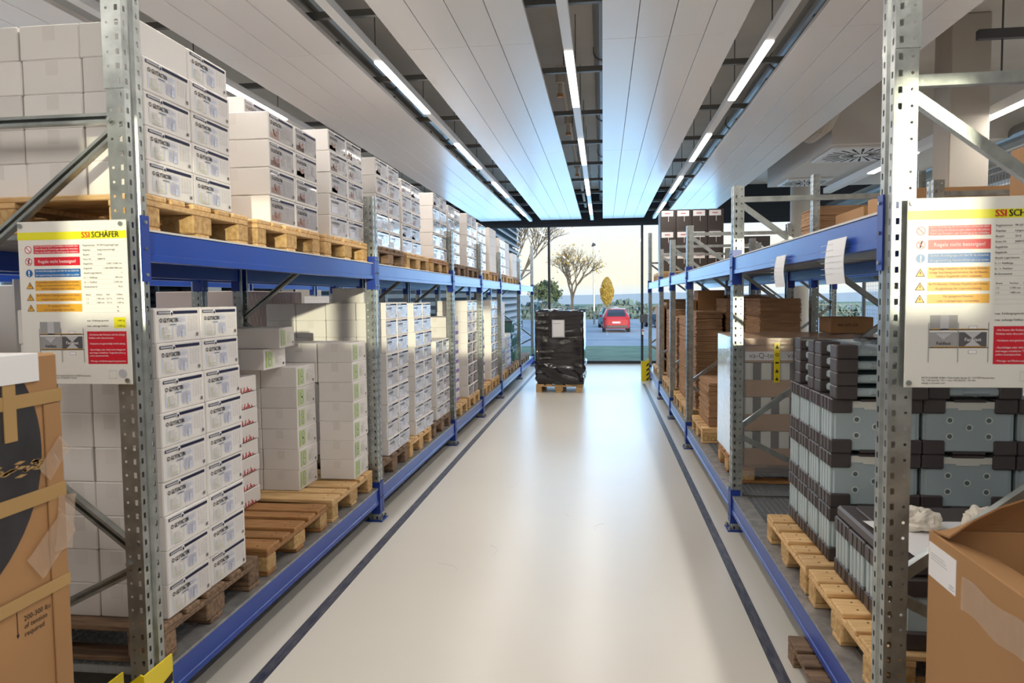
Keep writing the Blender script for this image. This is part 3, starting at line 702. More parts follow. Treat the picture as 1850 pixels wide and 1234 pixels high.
CARTONS.sort(key=lambda c: c[0][2])
NC = 300
while NC > 200 and CARTONS[NC][0][2]-CARTONS[NC-1][0][2] < 0.25: NC -= 1
for a, k in CARTONS[:NC]: place_carton(*a, **k)
far = MB()
for a, k in CARTONS[NC:]:
    kind, x, y, z, dx, dy, dz = a[:7]; rz = a[9] if len(a) > 9 else 0
    key = (round(dx, 3), round(dy, 3), round(dz, 3))
    if key not in CM: CM[key] = carton_mesh(*key)
    src = [CM[key]]
    if kind != 'W':
        if (kind, key) not in LM: LM[(kind, key)] = label_mesh(kind, key[1], key[2], key[0]/2)
        src.append(LM[(kind, key)])
    mtx = Matrix.Translation((x, y, z)) @ Matrix.Rotation(rz, 4, 'Z')
    for me in src:
        vs = [mtx @ v.co for v in me.vertices]
        for m_ in range(len(me.materials)):
            far.add([], [], me.materials[m_])
        k0 = len(far.v); far.v += [tuple(v) for v in vs]
        for p in me.polygons:
            far.f.append(tuple(k0+q for q in p.vertices)); far.mi.append(far.m(me.materials[p.material_index]))
if len(CARTONS) > NC:
    o = far.build('shipping_carton_mass'); tag(o, 'the small distant white cartons at the far end of the left rack', 'cartons'); o['kind'] = 'stuff'
# green lidded crates, thirteenth lower pallet
def crate(x, y, z, lb, mt=m_crateg, dx=0.55, dy=0.36, dz=0.27):
    t = thing('lidded_crate', lb, 'crate', (x, y, z))
    b = MB().add([(-dx/2+.02,-dy/2+.02,0),(dx/2-.02,-dy/2+.02,0),(dx/2-.02,dy/2-.02,0),(-dx/2+.02,dy/2-.02,0),(-dx/2,-dy/2,dz-.03),(dx/2,-dy/2,dz-.03),(dx/2,dy/2,dz-.03),(-dx/2,dy/2,dz-.03)], [(0,3,2,1),(4,5,6,7),(0,1,5,4),(1,2,6,5),(2,3,7,6),(3,0,4,7)], mt)
    for k in range(4): b.box(dx/2-0.012, dx/2+0.002, -dy/2+0.05+k*0.085, -dy/2+0.058+k*0.085, 0.04, dz-0.06, mt)
    b.build('body', t)
    MB().bbox(-dx/2-.008, dx/2+.008, -dy/2-.008, dy/2+.008, dz-.03, dz, m_dark, .004).build('lid', t)
for q in range(3):
    crate(-2.0, 13.95, zl+q*0.275, 'teal lidded crate, %s layer, nearer column, behind fifth frame' % ('bottom', 'middle', 'top')[q])
for q in range(2):
    crate(-2.0, 14.40, zl+q*0.275, 'teal lidded crate, %s layer, farther column, behind fifth frame' % ('bottom', 'top')[q])

# ------------------------------------------------------------------ rear left rack seen through the gaps
def rear_rack(fx, side, ys, sidename, zs=(1.80, 0.128)):
    for i, y in enumerate(ys):
        frame(fx, y, side, tall=(side < 0 and i == 2), lb='rear galvanised frame, %s from camera, back to back with %s rack' % (ORD[i], sidename))
    for i in range(len(ys)-1):
        for z in zs:
            beam(fx, ys[i], ys[i+1], z, side, 'blue %s beam of rear %s rack, %s bay, side nearest the aisle' % ('upper' if z > 1 else 'lower', sidename, ORD[i]))
            beam(fx-side*D, ys[i], ys[i+1], z, -side, 'blue %s beam of rear %s rack, %s bay, side away from aisle' % ('upper' if z > 1 else 'lower', sidename, ORD[i]))
            L = round(ys[i+1]-ys[i]-0.11, 3); nm = 'upper' if z > 1 else 'lower'
            if nm == 'upper' and sidename == 'left': continue
            if (L, nm) not in DM: DM[(L, nm)] = deck_mesh(L) if nm == 'upper' else grate_mesh(L)
            o = ob('shelf_panel' if nm == 'upper' else 'grating_deck', DM[(L, nm)], None, (fx, (ys[i]+ys[i+1])/2, 1.888 if nm == 'upper' else z+0.112))
            if side < 0: o.rotation_euler = (0, 0, pi)
            tag(o, '%s shelf deck of the rear %s rack, %s bay from camera' % (nm, sidename, ORD[i]), 'shelf')
rear_rack(-3.02, 1, FY[:5], 'left')
# tall goods on the rear left rack
def big_box(name, x0, x1, y0, y1, z0, z1, mt, lb, cat='carton', extra=None):
    mb = MB().bbox(x0, x1, y0, y1, z0, z1, mt, 0.006)
    if extra: extra(mb)
    return tag(mb.build(name), lb, cat)
def porthole(mb):
    y = 3.70; c = Vector((-3.10, 3.98, 1.60))
    mb.box(-3.105, -3.097, 3.50, 4.40, 0.45, 1.78, m_white)
    mb.disc((-3.094, 3.98, 1.60), (0,1,0), (0,0,1), 0.11, m_signg, 28); mb.disc((-3.092, 3.98, 1.60), (0,1,0), (0,0,1), 0.085, m_dark, 28)
big_box('appliance_carton', -3.9, -3.10, 3.50, 4.42, ZL, 1.75, m_white, 'tall white carton with a round dark porthole print behind left rack', extra=porthole)
def diamonds(mb):
    for k in range(12):
        mb.bar((-3.092, 6.0+k*0.07, 0.9), (-3.092, 6.0+k*0.07+0.35, 1.72), 0.004, 0.002, m_greyink, side=(1,0,0))
        mb.bar((-3.092, 6.35+k*0.07, 0.9), (-3.092, 6.0+k*0.07, 1.72), 0.004, 0.002, m_greyink, side=(1,0,0))
big_box('patterned_carton', -3.9, -3.095, 5.95, 7.2, ZL, 1.74, mat('pale_pink_board', (0.62, 0.52, 0.48), 0.7), 'tall pale pink carton with diamond lattice print behind left rack', extra=diamonds)
big_box('brown_carton', -3.85, -3.1, 2.6, 3.3, 1.21, 1.55, m_brown, 'brown carton on a grey box seen left of the left load sign')
big_box('grey_carton', -3.9, -3.08, 2.58, 3.35, ZL, 1.20, mat('grey_board', (0.42, 0.40, 0.38), 0.8), 'large grey carton seen between left sign and post')
for i, (y0, y1, z1) in enumerate([(8.3, 9.1, 1.55), (9.15, 9.8, 1.70), (10.1, 11.0, 1.5)]):
    big_box('grey_carton', -3.9, -3.12, y0, y1, ZL, z1, m_card, 'tall pale carton, %s one far behind the left rack' % ('nearest', 'middle', 'farthest')[i])

# ------------------------------------------------------------------ load signs
def load_sign(x0, ytop, lb, w=0.42, z0=1.36, z1=1.94, y=2.372):
    t = thing('load_sign', lb, 'sign', (x0, y, z0)); H = z1-z0
    MB().bbox(0, w, 0, 0.004, 0, H, m_signw, 0.001).build('sign_board', t)
    def P(u, v, lay=1): return (u*w, -0.0004*lay, (1-v)*H)
    A, B = (1, 0, 0), (0, 0, 1)
    def rect(mb, u0, u1, v0, v1, mt, lay=1):
        mb.add([P(u0, v1, lay), P(u1, v1, lay), P(u1, v0, lay), P(u0, v0, lay)], [(0,1,2,3)], mt)
    mb = MB(); rect(mb, 0, 1, 0.065, 0.112, m_signy)
    [(mb.text('SSI', Vector(P(0.590, 0.1035, 3+q))+Vector((q*0.0008, 0, 0)), A, B, 0.029, m_signr), mb.text('SCHÄFER', Vector(P(0.683, 0.1035, 3+q))+Vector((q*0.0008, 0, 0)), A, B, 0.029, m_ink, 'LEFT', 0.25*w)) for q in range(3)]; mb.build('header', t)
    def block(v0, v1, mt, lines, tm, sz):
        m = MB(); rect(m, 0.145, 0.57, v0, v1, mt); n = len(lines); hh = (v1-v0)/n
        for i, l in enumerate(lines): m.text(l, P(0.357, v0+(i+0.68)*hh, 3), A, B, sz, tm, 'CENTER', 0.40*w)
        m.build('notice', t)
    block(0.145, 0.197, m_signr, ['Keine Veränderung der Konstruktion vornehmen ohne', 'Überprüfung der Auswirkungen anhand des Herstellers', 'Reihen des Herstellers oder Genehmigung des Aufstellers'], m_paper, 0.0088)
    block(0.218, 0.270, m_signr, ['Regale nicht besteigen!'], m_paper, 0.016)
    block(0.290, 0.340, m_signb, ['Sämtliche Beschädigungen sind dem für die Sicherheit', 'der Lagereinrichtung Verantwortlichen sofort zu melden'], m_paper, 0.0095)
    block(0.362, 0.422, m_signo, ['Regelmäßige Inspektion auf sichtbare Schäden,', 'richtige Ausrichtung und korrekten Sitz der Bauteile,', 'defekte Regalteile sofort entlasten'], m_rust, 0.0095)
    block(0.440, 0.488, m_signo, ['Im FG-Bereich: Zulässige Regallast pro Stütze,', 'Ausgleichung der Lagereinrichtung'], m_rust, 0.0095)
    block(0.505, 0.553, m_signo, ['Für geeignete Paletten', 'oder Ladungsträger verwenden'], m_rust, 0.0095)
    for i, v in enumerate((0.171, 0.244, 0.315, 0.392, 0.464, 0.530)):
        m = MB(); c = P(0.095, v, 2); r = 0.0135
        if i < 2:
            m.disc(c, A, B, r, m_paper); m.ring(P(0.095, v, 3), A, B, r, 0.0025, m_signr); m.bar(Vector(P(0.095, v, 4))+Vector((-0.009, 0, 0.009)), Vector(P(0.095, v, 4))+Vector((0.009, 0, -0.009)), 0.0025, 0.0003, m_signr)
            if i == 1: m.bar(Vector(P(0.095, v, 3))+Vector((0.002, 0, 0.008)), Vector(P(0.095, v, 3))+Vector((-0.002, 0, -0.009)), 0.004, 0.0003, m_ink); m.disc(Vector(P(0.095, v, 3))+Vector((0.003, 0, 0.009)), A, B, 0.002, m_ink)
        elif i == 2:
            m.disc(c, A, B, r, m_signb); m.bar(P(0.095, v-0.015, 4), P(0.095, v+0.006, 4), 0.005, 0.0003, m_paper); m.disc(P(0.095, v+0.014, 4), A, B, 0.0027, m_paper)
        else:
            o = Vector(c); m.add([o+Vector((-0.0145, 0, -0.011)), o+Vector((0.0145, 0, -0.011)), o+Vector((0, 0, 0.014))], [(0,1,2)], m_ink)
            o = Vector(P(0.095, v, 3)); m.add([o+Vector((-0.0115, 0, -0.0095)), o+Vector((0.0115, 0, -0.0095)), o+Vector((0, 0, 0.0105))], [(0,1,2)], m_signo)
            m.bar(P(0.095, v-0.007, 4), P(0.095, v+0.006, 4), 0.002, 0.0003, m_ink)
        m.build('pictogram', t)
    m = MB()
    tab = [('Regalnummer', 'PR 600 Doppelregal Lager'), ('Regaltyp', 'Längstraversenregal'), ('Baujahr', '2018'), ('Kom.-Nr.', '2084734'), ('Regalhöhe', '2.400 / 3.400 mm'), ('Regaltiefe', '1100/1000/1000 mm'), ('Anzahl Lagerebenen', '2'), ('li. / r. Feldlänge', '900 mm'), ('lx. / r. Fachlast', '2.200 mm'), ('Bodenmaterial', 'Rost')]
    for i, (a, b) in enumerate(tab):
        v = 0.155+i*0.028; m.text(a, P(0.60, v, 2), A, B, 0.0085, m_ink, 'LEFT', 0.2*w); m.text(b, P(0.95 if i > 3 else 0.73, v, 2), A, B, 0.0085, m_ink, 'RIGHT' if i > 3 else 'LEFT', 0.20*w); rect(m, 0.60, 0.95, v+0.006, v+0.0072, m_greyink)
    for i in range(5):
        v = 0.455+i*0.0245
        for k, s_ in enumerate((('Ebene', 'Fachlast', 'Feld', 'Feldlast'), ('1-2', '1.700 mm', '22,7 m', '2.000 kg'), ('1-2', '1.800 mm', '12,7 m', '2.300 kg'), ('', '', '', 'kg'), ('', '', '', 'kg'))[i]):
            if s_: m.text(s_, P(0.61+k*0.093, v, 2), A, B, 0.0078, m_ink)
        rect(m, 0.60, 0.955, v+0.006, v+0.007, m_greyink)
    rect(m, 0.855, 0.965, 0.590, 0.655, m_signy, 1)
    m.text('max. Feldlängengewicht', P(0.61, 0.614, 2), A, B, 0.009, m_ink, 'LEFT', 0.2*w); m.text('max. zulässige Feldlast', P(0.61, 0.647, 2), A, B, 0.009, m_ink, 'LEFT', 0.2*w)
    m.text('1.000 kg', P(0.955, 0.614, 3), A, B, 0.0085, m_ink, 'RIGHT'); m.text('3.000 kg', P(0.955, 0.647, 3), A, B, 0.0085, m_ink, 'RIGHT')
    m.build('data_table', t)
    m = MB(); rect(m, 0.605, 0.965, 0.675, 0.875, m_signr)
    for i, l in enumerate(['- Die Summe aller Fachlasten darf die zulässige', 'Feldlast nicht überschreiten.', '- Fachlasten sind gleichmäßig verteilt zulässig', '- Beschädigte oder deformierte Regalteile', 'sind wegen erheblicher Tragkraftminderung', 'sofort auszutauschen', '- Montage- und Bedienungsanleitung beachten']):
        m.text(l, P(0.62, (0.70, 0.72, 0.755, 0.792, 0.811, 0.829, 0.862)[i], 3), A, B, 0.0085, m_paper, 'LEFT', 0.33*w)
    m.build('warning_panel', t)
    m = MB()
    rect(m, 0.17, 0.36, 0.615, 0.69, m_signg); rect(m, 0.24, 0.30, 0.615, 0.69, m_greyink, 2)
    rect(m, 0.165, 0.365, 0.705, 0.782, m_signg); rect(m, 0.37, 0.56, 0.705, 0.782, m_signd)
    for v in (0.690, 0.784): rect(m, 0.16, 0.575, v, v+0.005, m_ink, 2); rect(m, 0.18, 0.55, v-0.003, v, m_signo, 2)
    for u in (0.163, 0.365, 0.57): rect(m, u-0.003, u+0.003, 0.655, 0.865, m_signg, 3)
    for (u, v, d) in ((0.265, 0.745, -1), (0.465, 0.74, -1), (0.465, 0.745, 1)):
        o = Vector(P(u, v, 3)); m.add([o+Vector((-0.024, 0, -d*0.020)), o+Vector((0.024, 0, -d*0.020)), o], [(0,1,2) if d > 0 else (1,0,2)], m_greyink)
    for v in (0.672, 0.800): rect(m, 0.435, 0.495, v, v+0.02, m_greyink, 1); rect(m, 0.44, 0.49, v+0.003, v+0.017, m_paper, 2)
    m.text('Feldlast', P(0.265, 0.772, 4), A, B, 0.014, m_ink, 'CENTER'); m.text('Fachlast', P(0.465, 0.753, 4), A, B, 0.015, m_paper, 'CENTER')
    m.build('load_diagram', t)
    m = MB()
    for i, l in enumerate(['FRITZ SCHÄFER GMBH • Fritz-Schäfer-Straße 20 • D-57290 Neunkirchen', 'Tel. +49 (0)2735 / 70-1 • Fax +49 (0)2735 / 70-396', 'info@ssi-schaefer.com']): m.text(l, P(0.12, 0.952+i*0.014, 2), A, B, 0.0075, m_ink, 'LEFT', 0.5*w)
    m.build('footer_print', t); m = MB()
    m.ring(P(0.915, 0.935, 2), A, B, 0.016, 0.003, m_greyink); m.disc(P(0.915, 0.935, 2), A, B, 0.012, m_greyink)
    for a, b, c, d in ((0.79, 0.86, 0.915, 0.917), (0.79, 0.86, 0.963, 0.965), (0.79, 0.792, 0.915, 0.965), (0.858, 0.86, 0.915, 0.965)): rect(m, a, b, c, d, m_greyink, 2)
    m.build('inspection_stamp', t)
    for u, v in ((0.03, 0.025), (0.955, 0.025), (0.96, 0.975), (0.03, 0.975)):
        c = Vector(P(u, v)); MB().cyl(c, c+Vector((0, -0.006, 0)), 0.008, m_galv, 12).build('screw', t)
    return t
s1 = load_sign(-2.075, 0, 'white load sign on the left rack post, whole sheet in view'); s1.rotation_euler = (0, radians(0.0), 0)
s2 = load_sign(0.925, 0, 'white load sign on the right rack post, cut by the picture edge')

# ------------------------------------------------------------------ right rack: foam corner containers
def container(x, y, z, lb, grp, w=0.335, h=0.258, t_=0.185):
    pass
def cont_meshes(W_=0.40, H=0.256, T=0.186):
    b = MB()
    b.bbox(0.02, W_-0.02, 0.014, T-0.004, 0.012, H-0.012, m_vip, 0.006)
    b.box(0.096, W_-0.096, 0.010, 0.0145, H-0.042, H-0.012, m_vipw).box(0.15, W_-0.15, 0.009, 0.0142, H-0.050, H-0.040, m_vipw)
    # recessed ribs on the narrow side
    for k in range(4): b.bbox(0.006, 0.03, 0.022+k*0.042, 0.05+k*0.042, 0.06, H-0.06, m_vip, 0.004)
    for k in range(4): b.bbox(W_-0.03, W_-0.006, 0.022+k*0.042, 0.05+k*0.042, 0.06, H-0.06, m_vip, 0.004)
    panel = b.mesh('insulated_panel')
    d = MB().ring((0, 0.0125, 0), (1,0,0), (0,0,1), 0.016, 0.006, m_vipw, 18).cyl((0, 0.0128, 0), (0, 0.0115, 0), 0.0105, m_dim, 16); dim = d.mesh('dimple')
    c = MB().bbox(0, 0.095, 0, T-0.004, 0, 0.066, m_epp, 0.006)
    for k in range(3): c.bbox(-0.003, 0.001, 0.02+k*0.052, 0.055+k*0.052, 0.008, 0.064, m_epp, 0.001)
    cap = c.mesh('corner_cap')
    e_ = MB().bbox(0.13, 0.27, 0.004, T-0.008, H-0.014, H-0.002, m_epp, 0.003).mesh('edge_bar')
    return panel, dim, cap, e_
CP = cont_meshes()
def container(x, y, z, lb, grp=None):
    W_, H = 0.40, 0.256
    t = thing('insulated_container', lb, 'insulated box', (x, y, z), random.uniform(-0.006, 0.006), grp)
    p = ob('insulated_panel', CP[0], t); [ob('dimple', CP[1], p, (cx, 0, v*H)) for cx, v in ((0.117, 0.62), (0.283, 0.62), (0.20, 0.49), (0.117, 0.33), (0.283, 0.33))]
    for (xx, mir) in ((0, 0), (W_, 1)):
        for zz in (0, H-0.066):
            c = ob('corner_cap', CP[2], t, (xx-(0.095 if mir else 0), 0, zz))
    ob('edge_bar', CP[3], t); ob('edge_bar', CP[3], t, (0, 0, -0.240))
    return t
pallet(0.93+0.6, 3.85, ZL, 'pale pine pallet under the tall container stack, right rack')
pallet(0.93+0.6, 3.00, ZL, 'pale pine pallet under the low container stack, right rack')
for a, an in ((0, 'aisle side'), (1, 'middle column'), (2, 'inner side')):
    for r in range(3):
        for k in range(4 if a == 0 else 1):
            container(1.045+a*0.405+0.002*r, 3.50+k*0.19, zl+r*0.2565, 'frosted panel container with dark corners, tall stack, %s, %s layer, %s slot' % (an, ('bottom', 'middle', 'top')[r], ORD[k]))
# lying panels on top
lid_m = MB().bbox(0.03, 0.37, 0.012, 0.33, 0.012, 0.050, m_vip, 0.008).bbox(0.15, 0.27, 0.006, 0.34, 0.020, 0.042, m_vip, 0.006)
LID = lid_m.mesh('insulated_panel'); LCAP = MB().bbox(0, 0.095, 0, 0.10, 0, 0.062, m_epp, 0.005).mesh('corner_cap')
ztop = zl+3*0.2565
for s_ in range(2):
    for r in range(4):
        t = thing('insulated_slab', 'frosted lid lying flat on the tall containers, %s pile, %s layer' % (('nearer', 'farther')[s_], ('bottom', 'second', 'third', 'top')[r]), 'insulated slab', (1.06-0.0*s_, 3.47+s_*0.37, ztop+r*0.0625))
        ob('insulated_panel', LID, t)
        for xx in (0, 0.305):
            for yy in (0, 0.25): ob('corner_cap', LCAP, t, (xx, yy, 0))
for r in range(2):
    t = thing('insulated_slab', 'frosted lid lying flat on the middle containers, %s layer' % ('lower', 'upper')[r], 'insulated slab', (1.47, 3.5, ztop+r*0.0625))
    ob('insulated_panel', LID, t)
    for xx in (0, 0.305):
        for yy in (0, 0.25): ob('corner_cap', LCAP, t, (xx, yy, 0))
# low stack on the near pallet
for a in (0, 1, 2):
    for k in range(4):
        container(1.035+a*0.405, 2.63+k*0.192, zl, 'frosted container with dark corners on the near right pallet, %s column, %s slot' % (('aisle side', 'middle', 'inner side')[a], ORD[k]))
zz = zl+0.258
tag(MB().bbox(1.04, 1.66, 2.65, 3.37, zz, zz+0.05, m_epp, 0.01).bbox(1.10, 1.60, 2.71, 3.31, zz+0.05, zz+0.058, m_epp, 0.004).build('foam_tray'), 'flat dark foam tray lying on the low container stack', 'foam tray')
tag(MB().add([(1.10, 2.68, zz+0.060), (1.52, 2.66, zz+0.061), (1.55, 3.12, zz+0.062), (1.06, 3.10, zz+0.060), (1.10, 2.68, zz+0.0605), (1.52, 2.66, zz+0.0615), (1.55, 3.12, zz+0.0625), (1.06, 3.10, zz+0.0605)], [(3,2,1,0), (4,5,6,7), (0,1,5,4), (1,2,6,5), (2,3,7,6), (3,0,4,7)], m_paper).build('paper_sheet'), 'white paper sheet lying on the dark foam tray', 'paper sheet')
def crumple(cx, cy, cz, rx, ry, rz, seed, lb):
    import bmesh
    bm = bmesh.new(); bmesh.ops.create_icosphere(bm, subdivisions=4, radius=1)
    for v in bm.verts:
        p = v.co.copy(); d = 0
        for s_, a in ((1.6, .35), (3.4, .25), (7.0, .12)): d += a*(1-2*abs(noise.noise(p*s_+Vector((seed, 0, 0)))))
        v.co = Vector((p.x*rx, p.y*ry, max(p.z, -0.35)*rz))*(0.75+d*0.6)
    zm = min(v.co.z for v in bm.verts)
    for v in bm.verts: v.co.z -= zm
    me = bpy.data.meshes.new('crumpled_paper'); bm.to_mesh(me); bm.free(); me.materials.append(m_tissue)
    o = ob('crumpled_paper', me, None, (cx, cy, cz)); tag(o, lb, 'crumpled paper')
crumple(1.24, 3.02, zz+0.063, 0.085, 0.07, 0.06, 3.1, 'crumpled cream tissue paper left of the right post, on the sheet')
crumple(1.43, 2.93, zz+0.063, 0.06, 0.06, 0.085, 9.4, 'crumpled cream tissue paper right of the right post')
# old pallet on the floor under the near right shelf
pallet(0.83+0.6, 2.95, 0.0, 'dark weathered pallet on the floor beneath the near right shelf', 'old').scale = (1, 1, 0.72)

# wrapped pallet of boxed containers (second bay, right)
pallet(0.97+0.6, 5.90, ZL, 'pallet under the film wrapped carton block, right rack', 'orange')
def vaq():
    x0, x1, y0, y1, z0, z1 = 0.97, 2.15, 5.47, 6.42, zl, 1.335
    t = thing('wrapped_carton_block', 'film wrapped block of brown cartons with a white printed band, right rack', 'wrapped goods', (0, 0, 0))
    b = MB(); n = 7; hh = (z1-z0-0.05)/n
    for k in range(n):
        a = z0+k*hh
        if k % 2 == 0: b.bbox(x0+0.03, x1-0.01, y0+0.012, y1-0.01, a, a+hh-0.003, m_brown, 0.004)
        else:
            b.bbox(x0+0.03, x1-0.01, y0+0.02, y1-0.01, a, a+hh-0.003, m_epp, 0.004)
            for q in range(9): b.box(x0+0.05+q*0.13, x0+0.12+q*0.13, y0+0.012, y0+0.02, a, a+hh-0.004, m_vipw)
    b.bbox(x0+0.03, x1-0.01, y0+0.012, y1-0.01, z0+n*hh, z1, m_brown, 0.004)
    b.build('carton_layers', t)
    w = MB(); zb = z1-0.16
    w.box(x0+0.06, x1-0.02, y0+0.006, y0+0.009, zb, zb+0.065, m_paper)
    for q in range(4): w.text('va-Q-tec', (x0+0.09+q*0.27, y0+0.0055, zb+0.018), (1,0,0), (0,0,1), 0.055, m_ink)
    w.build('printed_band', t)
    MB().box(x0+0.012, x0+0.026, y0+0.014, y1, z0+0.0, z1-0.005, m_clearfilm).build('milky_film_side', t)
    for (a, b_) in ((x0+0.40, x0+0.41), (x0+0.72, x0+0.73), (x0+0.05, x0+0.06)): MB().box(a, b_, y0+0.002, y0+0.005, z0, z1, m_ink).build('strap', t)
    MB().box(x0+0.0, x1, y0-0.004, y0-0.002, z0-0.08, z1+0.004, m_clear).box(x0+0.02, x1, y0-0.002, y1, z1+0.002, z1+0.004, m_clear).build('clear_film', t)
    y = MB().box(1.235, 1.275, y0-0.008, y0-0.005, z1-0.32, z1-0.03, m_yel)
    for k in range(5):
        zc = z1-0.06-k*0.058; c = (1.255, y0-0.0095, zc)
        if k == 1: y.ring(c, (1,0,0), (0,0,1), 0.012, 0.004, m_ink)
        elif k == 2: y.box(1.243, 1.267, y0-0.0095, y0-0.009, zc-0.006, zc+0.006, m_ink)
        else:
            for a in (-0.9, 0, 0.9): y.bar((1.255-0.013*cos(a), y0-0.0095, zc-0.013*sin(a)-0.006), (1.255+0.013*cos(a), y0-0.0095, zc+0.013*sin(a)-0.006), 0.004, 0.0006, m_ink)
            y.bar((1.255, y0-0.0095, zc-0.012), (1.255, y0-0.0095, zc+0.014), 0.004, 0.0006, m_ink)
    y.build('yellow_marker_tape', t)
    return t
vaq()
big_box('brown_carton', 1.78, 2.10, 5.98, 6.30, 1.342, 1.47, m_brown, 'brown carton standing on the film wrapped carton block, right rack', extra=lambda mb: mb.text('460-275-230', (1.83, 5.977, 1.40), (1,0,0), (0,0,1), 0.03, m_ink))
# stacks of flat folded cardboard
def flat_stack(x0, x1, y0, y1, z0, z1, lb, th=0.012):
    mb = MB(); n = max(3, int((z1-z0)/th)); rr = random.Random(int(x0*100+y0*10))
    for i in range(n):
        a = z0+i*(z1-z0)/n; j = rr.uniform(-0.008, 0.008); k = rr.uniform(-0.008, 0.008)
        mb.box(x0+j, x1+j, y0+k, y1+k, a, a+(z1-z0)/n-0.0012, m_brown2)
    return tag(mb.build('folded_cardboard_stack'), lb, 'cardboard stack')
pl = [(1.55, 7.40, 'far'), (1.55, 8.55, ''), (1.55, 9.42, ''), (1.55, 10.45, ''), (1.55, 11.30, ''), (1.55, 12.4, ''), (1.55, 13.4, '')]
for i, (x, y, _) in enumerate(pl): pallet(0.93+0.6, y, ZL, 'pallet under folded cardboard, %s beyond the wrapped block, right rack' % ORD[i], 'pine')
flat_stack(1.0, 1.42, 7.05, 7.75, zl, 0.82, 'low stack of folded brown cardboard beside the third right frame')
flat_stack(1.46, 1.83, 7.05, 7.75, zl, 1.62, 'tall stack of folded cardboard right of the wrapped block')
flat_stack(1.02, 1.30, 8.20, 8.9, zl, 1.48, 'tall folded cardboard stack, aisle edge, fourth right bay start')
flat_stack(1.34, 1.85, 8.20, 8.9, zl, 1.62, 'tall folded cardboard stack behind the third right frame')
flat_stack(1.0, 1.45, 9.05, 9.8, zl, 1.40, 'folded cardboard stack before the fourth right frame')
flat_stack(1.5, 2.05, 9.05, 9.8, zl, 1.66, 'inner folded cardboard stack before the fourth right frame')
flat_stack(1.0, 1.6, 10.1, 10.8, zl, 1.36, 'folded cardboard stack just past the fourth right frame')
flat_stack(1.0, 1.6, 11.0, 11.7, zl, 1.45, 'folded cardboard stack just before the fifth right frame')
flat_stack(1.04, 1.9, 12.1, 12.8, zl, 1.55, 'folded cardboard stack past the fifth right frame')
flat_stack(1.04, 1.9, 13.0, 13.8, zl, 1.60, 'farthest folded cardboard stack in the right rack')
big_box('brown_carton', 1.15, 1.47, 9.1, 9.5, 1.402, 1.72, m_brown, 'tall brown carton on the folded stack, fourth right frame')
big_box('brown_carton', 1.04, 1.14, 9.1, 9.4, 1.402, 1.60, m_brown, 'narrow brown carton leaning by the tall brown carton')
big_box('brown_sheet_bundle', 0.97, 1.01, 12.2, 13.6, zl, 1.50, m_brown, 'upright brown cardboard sheets at the right rack far end')

# dark boxes with white lids on the far right upper shelf
for i, y in enumerate((12.4, 13.3)): pallet(0.93+0.6, y, ZU, '%s pallet under the dark boxes, right upper shelf' % ('nearer', 'farther')[i], 'pine')
DBX = MB().bbox(0, 0.265, 0, 0.5, 0, 0.365, mat('dark_brown_box', (0.045, 0.034, 0.030), 0.5), 0.006).mesh('dark_box')
DLB = MB().box(0.02, 0.22, -0.004, -0.001, 0.25, 0.345, m_paper).box(0.02, 0.20, -0.004, 0.45, 0.3651, 0.3661, m_paper).box(0.075, 0.165, -0.006, -0.0045, 0.29, 0.305, m_red).box(0.135, 0.142, -0.004, -0.001, 0.16, 0.25, m_paper).mesh('white_label')
for r in range(3):
    for c in range(4):
        o = ob('dark_carton', DBX, None, (1.0+c*0.27, 13.0+(0.003*r), zu+0.0+r*0.367)); tag(o, 'dark brown box with white label on right upper shelf, %s layer, %s column from aisle' % (('bottom', 'middle', 'top')[r], ORD[c]), 'dark box')
        ob('white_label', DLB, o)
# umbrella printed cartons
for k in range(2):
    z0_ = ZU+0.001+k*0.352
    def umb(mb):
        mb.add([(2.26, 12.295, z0_+0.16), (2.62, 12.295, z0_+0.16), (2.44, 12.295, z0_+0.30)], [(0,1,2)], m_paper); mb.box(2.435, 2.445, 12.294, 12.297, z0_+0.05, z0_+0.16, m_paper)
    tag(big_box('umbrella_print_carton', 2.20, 2.70, 12.3, 12.8, z0_, z0_+0.35, MATS['dark_brown_box'], 'dark carton with white umbrella print behind the dark boxes, %s one' % ('lower', 'upper')[k], extra=umb), 'dark carton with white umbrella print behind the dark boxes, %s one' % ('lower', 'upper')[k], 'carton', 'umbrella print cartons')

# hanging papers on right upper front beam
def hang(x, y0, y1, z0, z1, lb, tilt):
    n = 8; mb = MB(); vs = []
    for i in range(n+1):
        t_ = i/n; z = z1-(z1-z0)*t_; dx = -0.012-0.02*sin(t_*pi)*tilt
        vs += [(x+dx, y0+0.01*t_, z), (x+dx*1.05, y1+0.012*t_, z)]
    vs2 = [(a+0.0012, b, c) for a, b, c in vs]
    fs = [(2*i, 2*i+1, 2*i+3, 2*i+2) for i in range(n)]; m = len(vs)
    mb.add(vs+vs2, fs+[tuple(m+q for q in reversed(f)) for f in fs], m_paper)
    for k in range(6):
        z = z1-(z1-z0)*(0.15+k*0.13); mb.box(x-0.05, x-0.0495, y0+0.03, y1-0.04, z, z+0.002, m_greyink)
    o = mb.build('hanging_paper'); tag(o, lb, 'paper notice')
hang(RX, 2.78, 3.0, 1.69, 1.86, 'larger white paper taped under the near right upper beam', 0.45)
hang(RX, 3.66, 3.85, 1.69, 1.845, 'smaller white paper hanging from the right upper beam, farther away', 0.5)

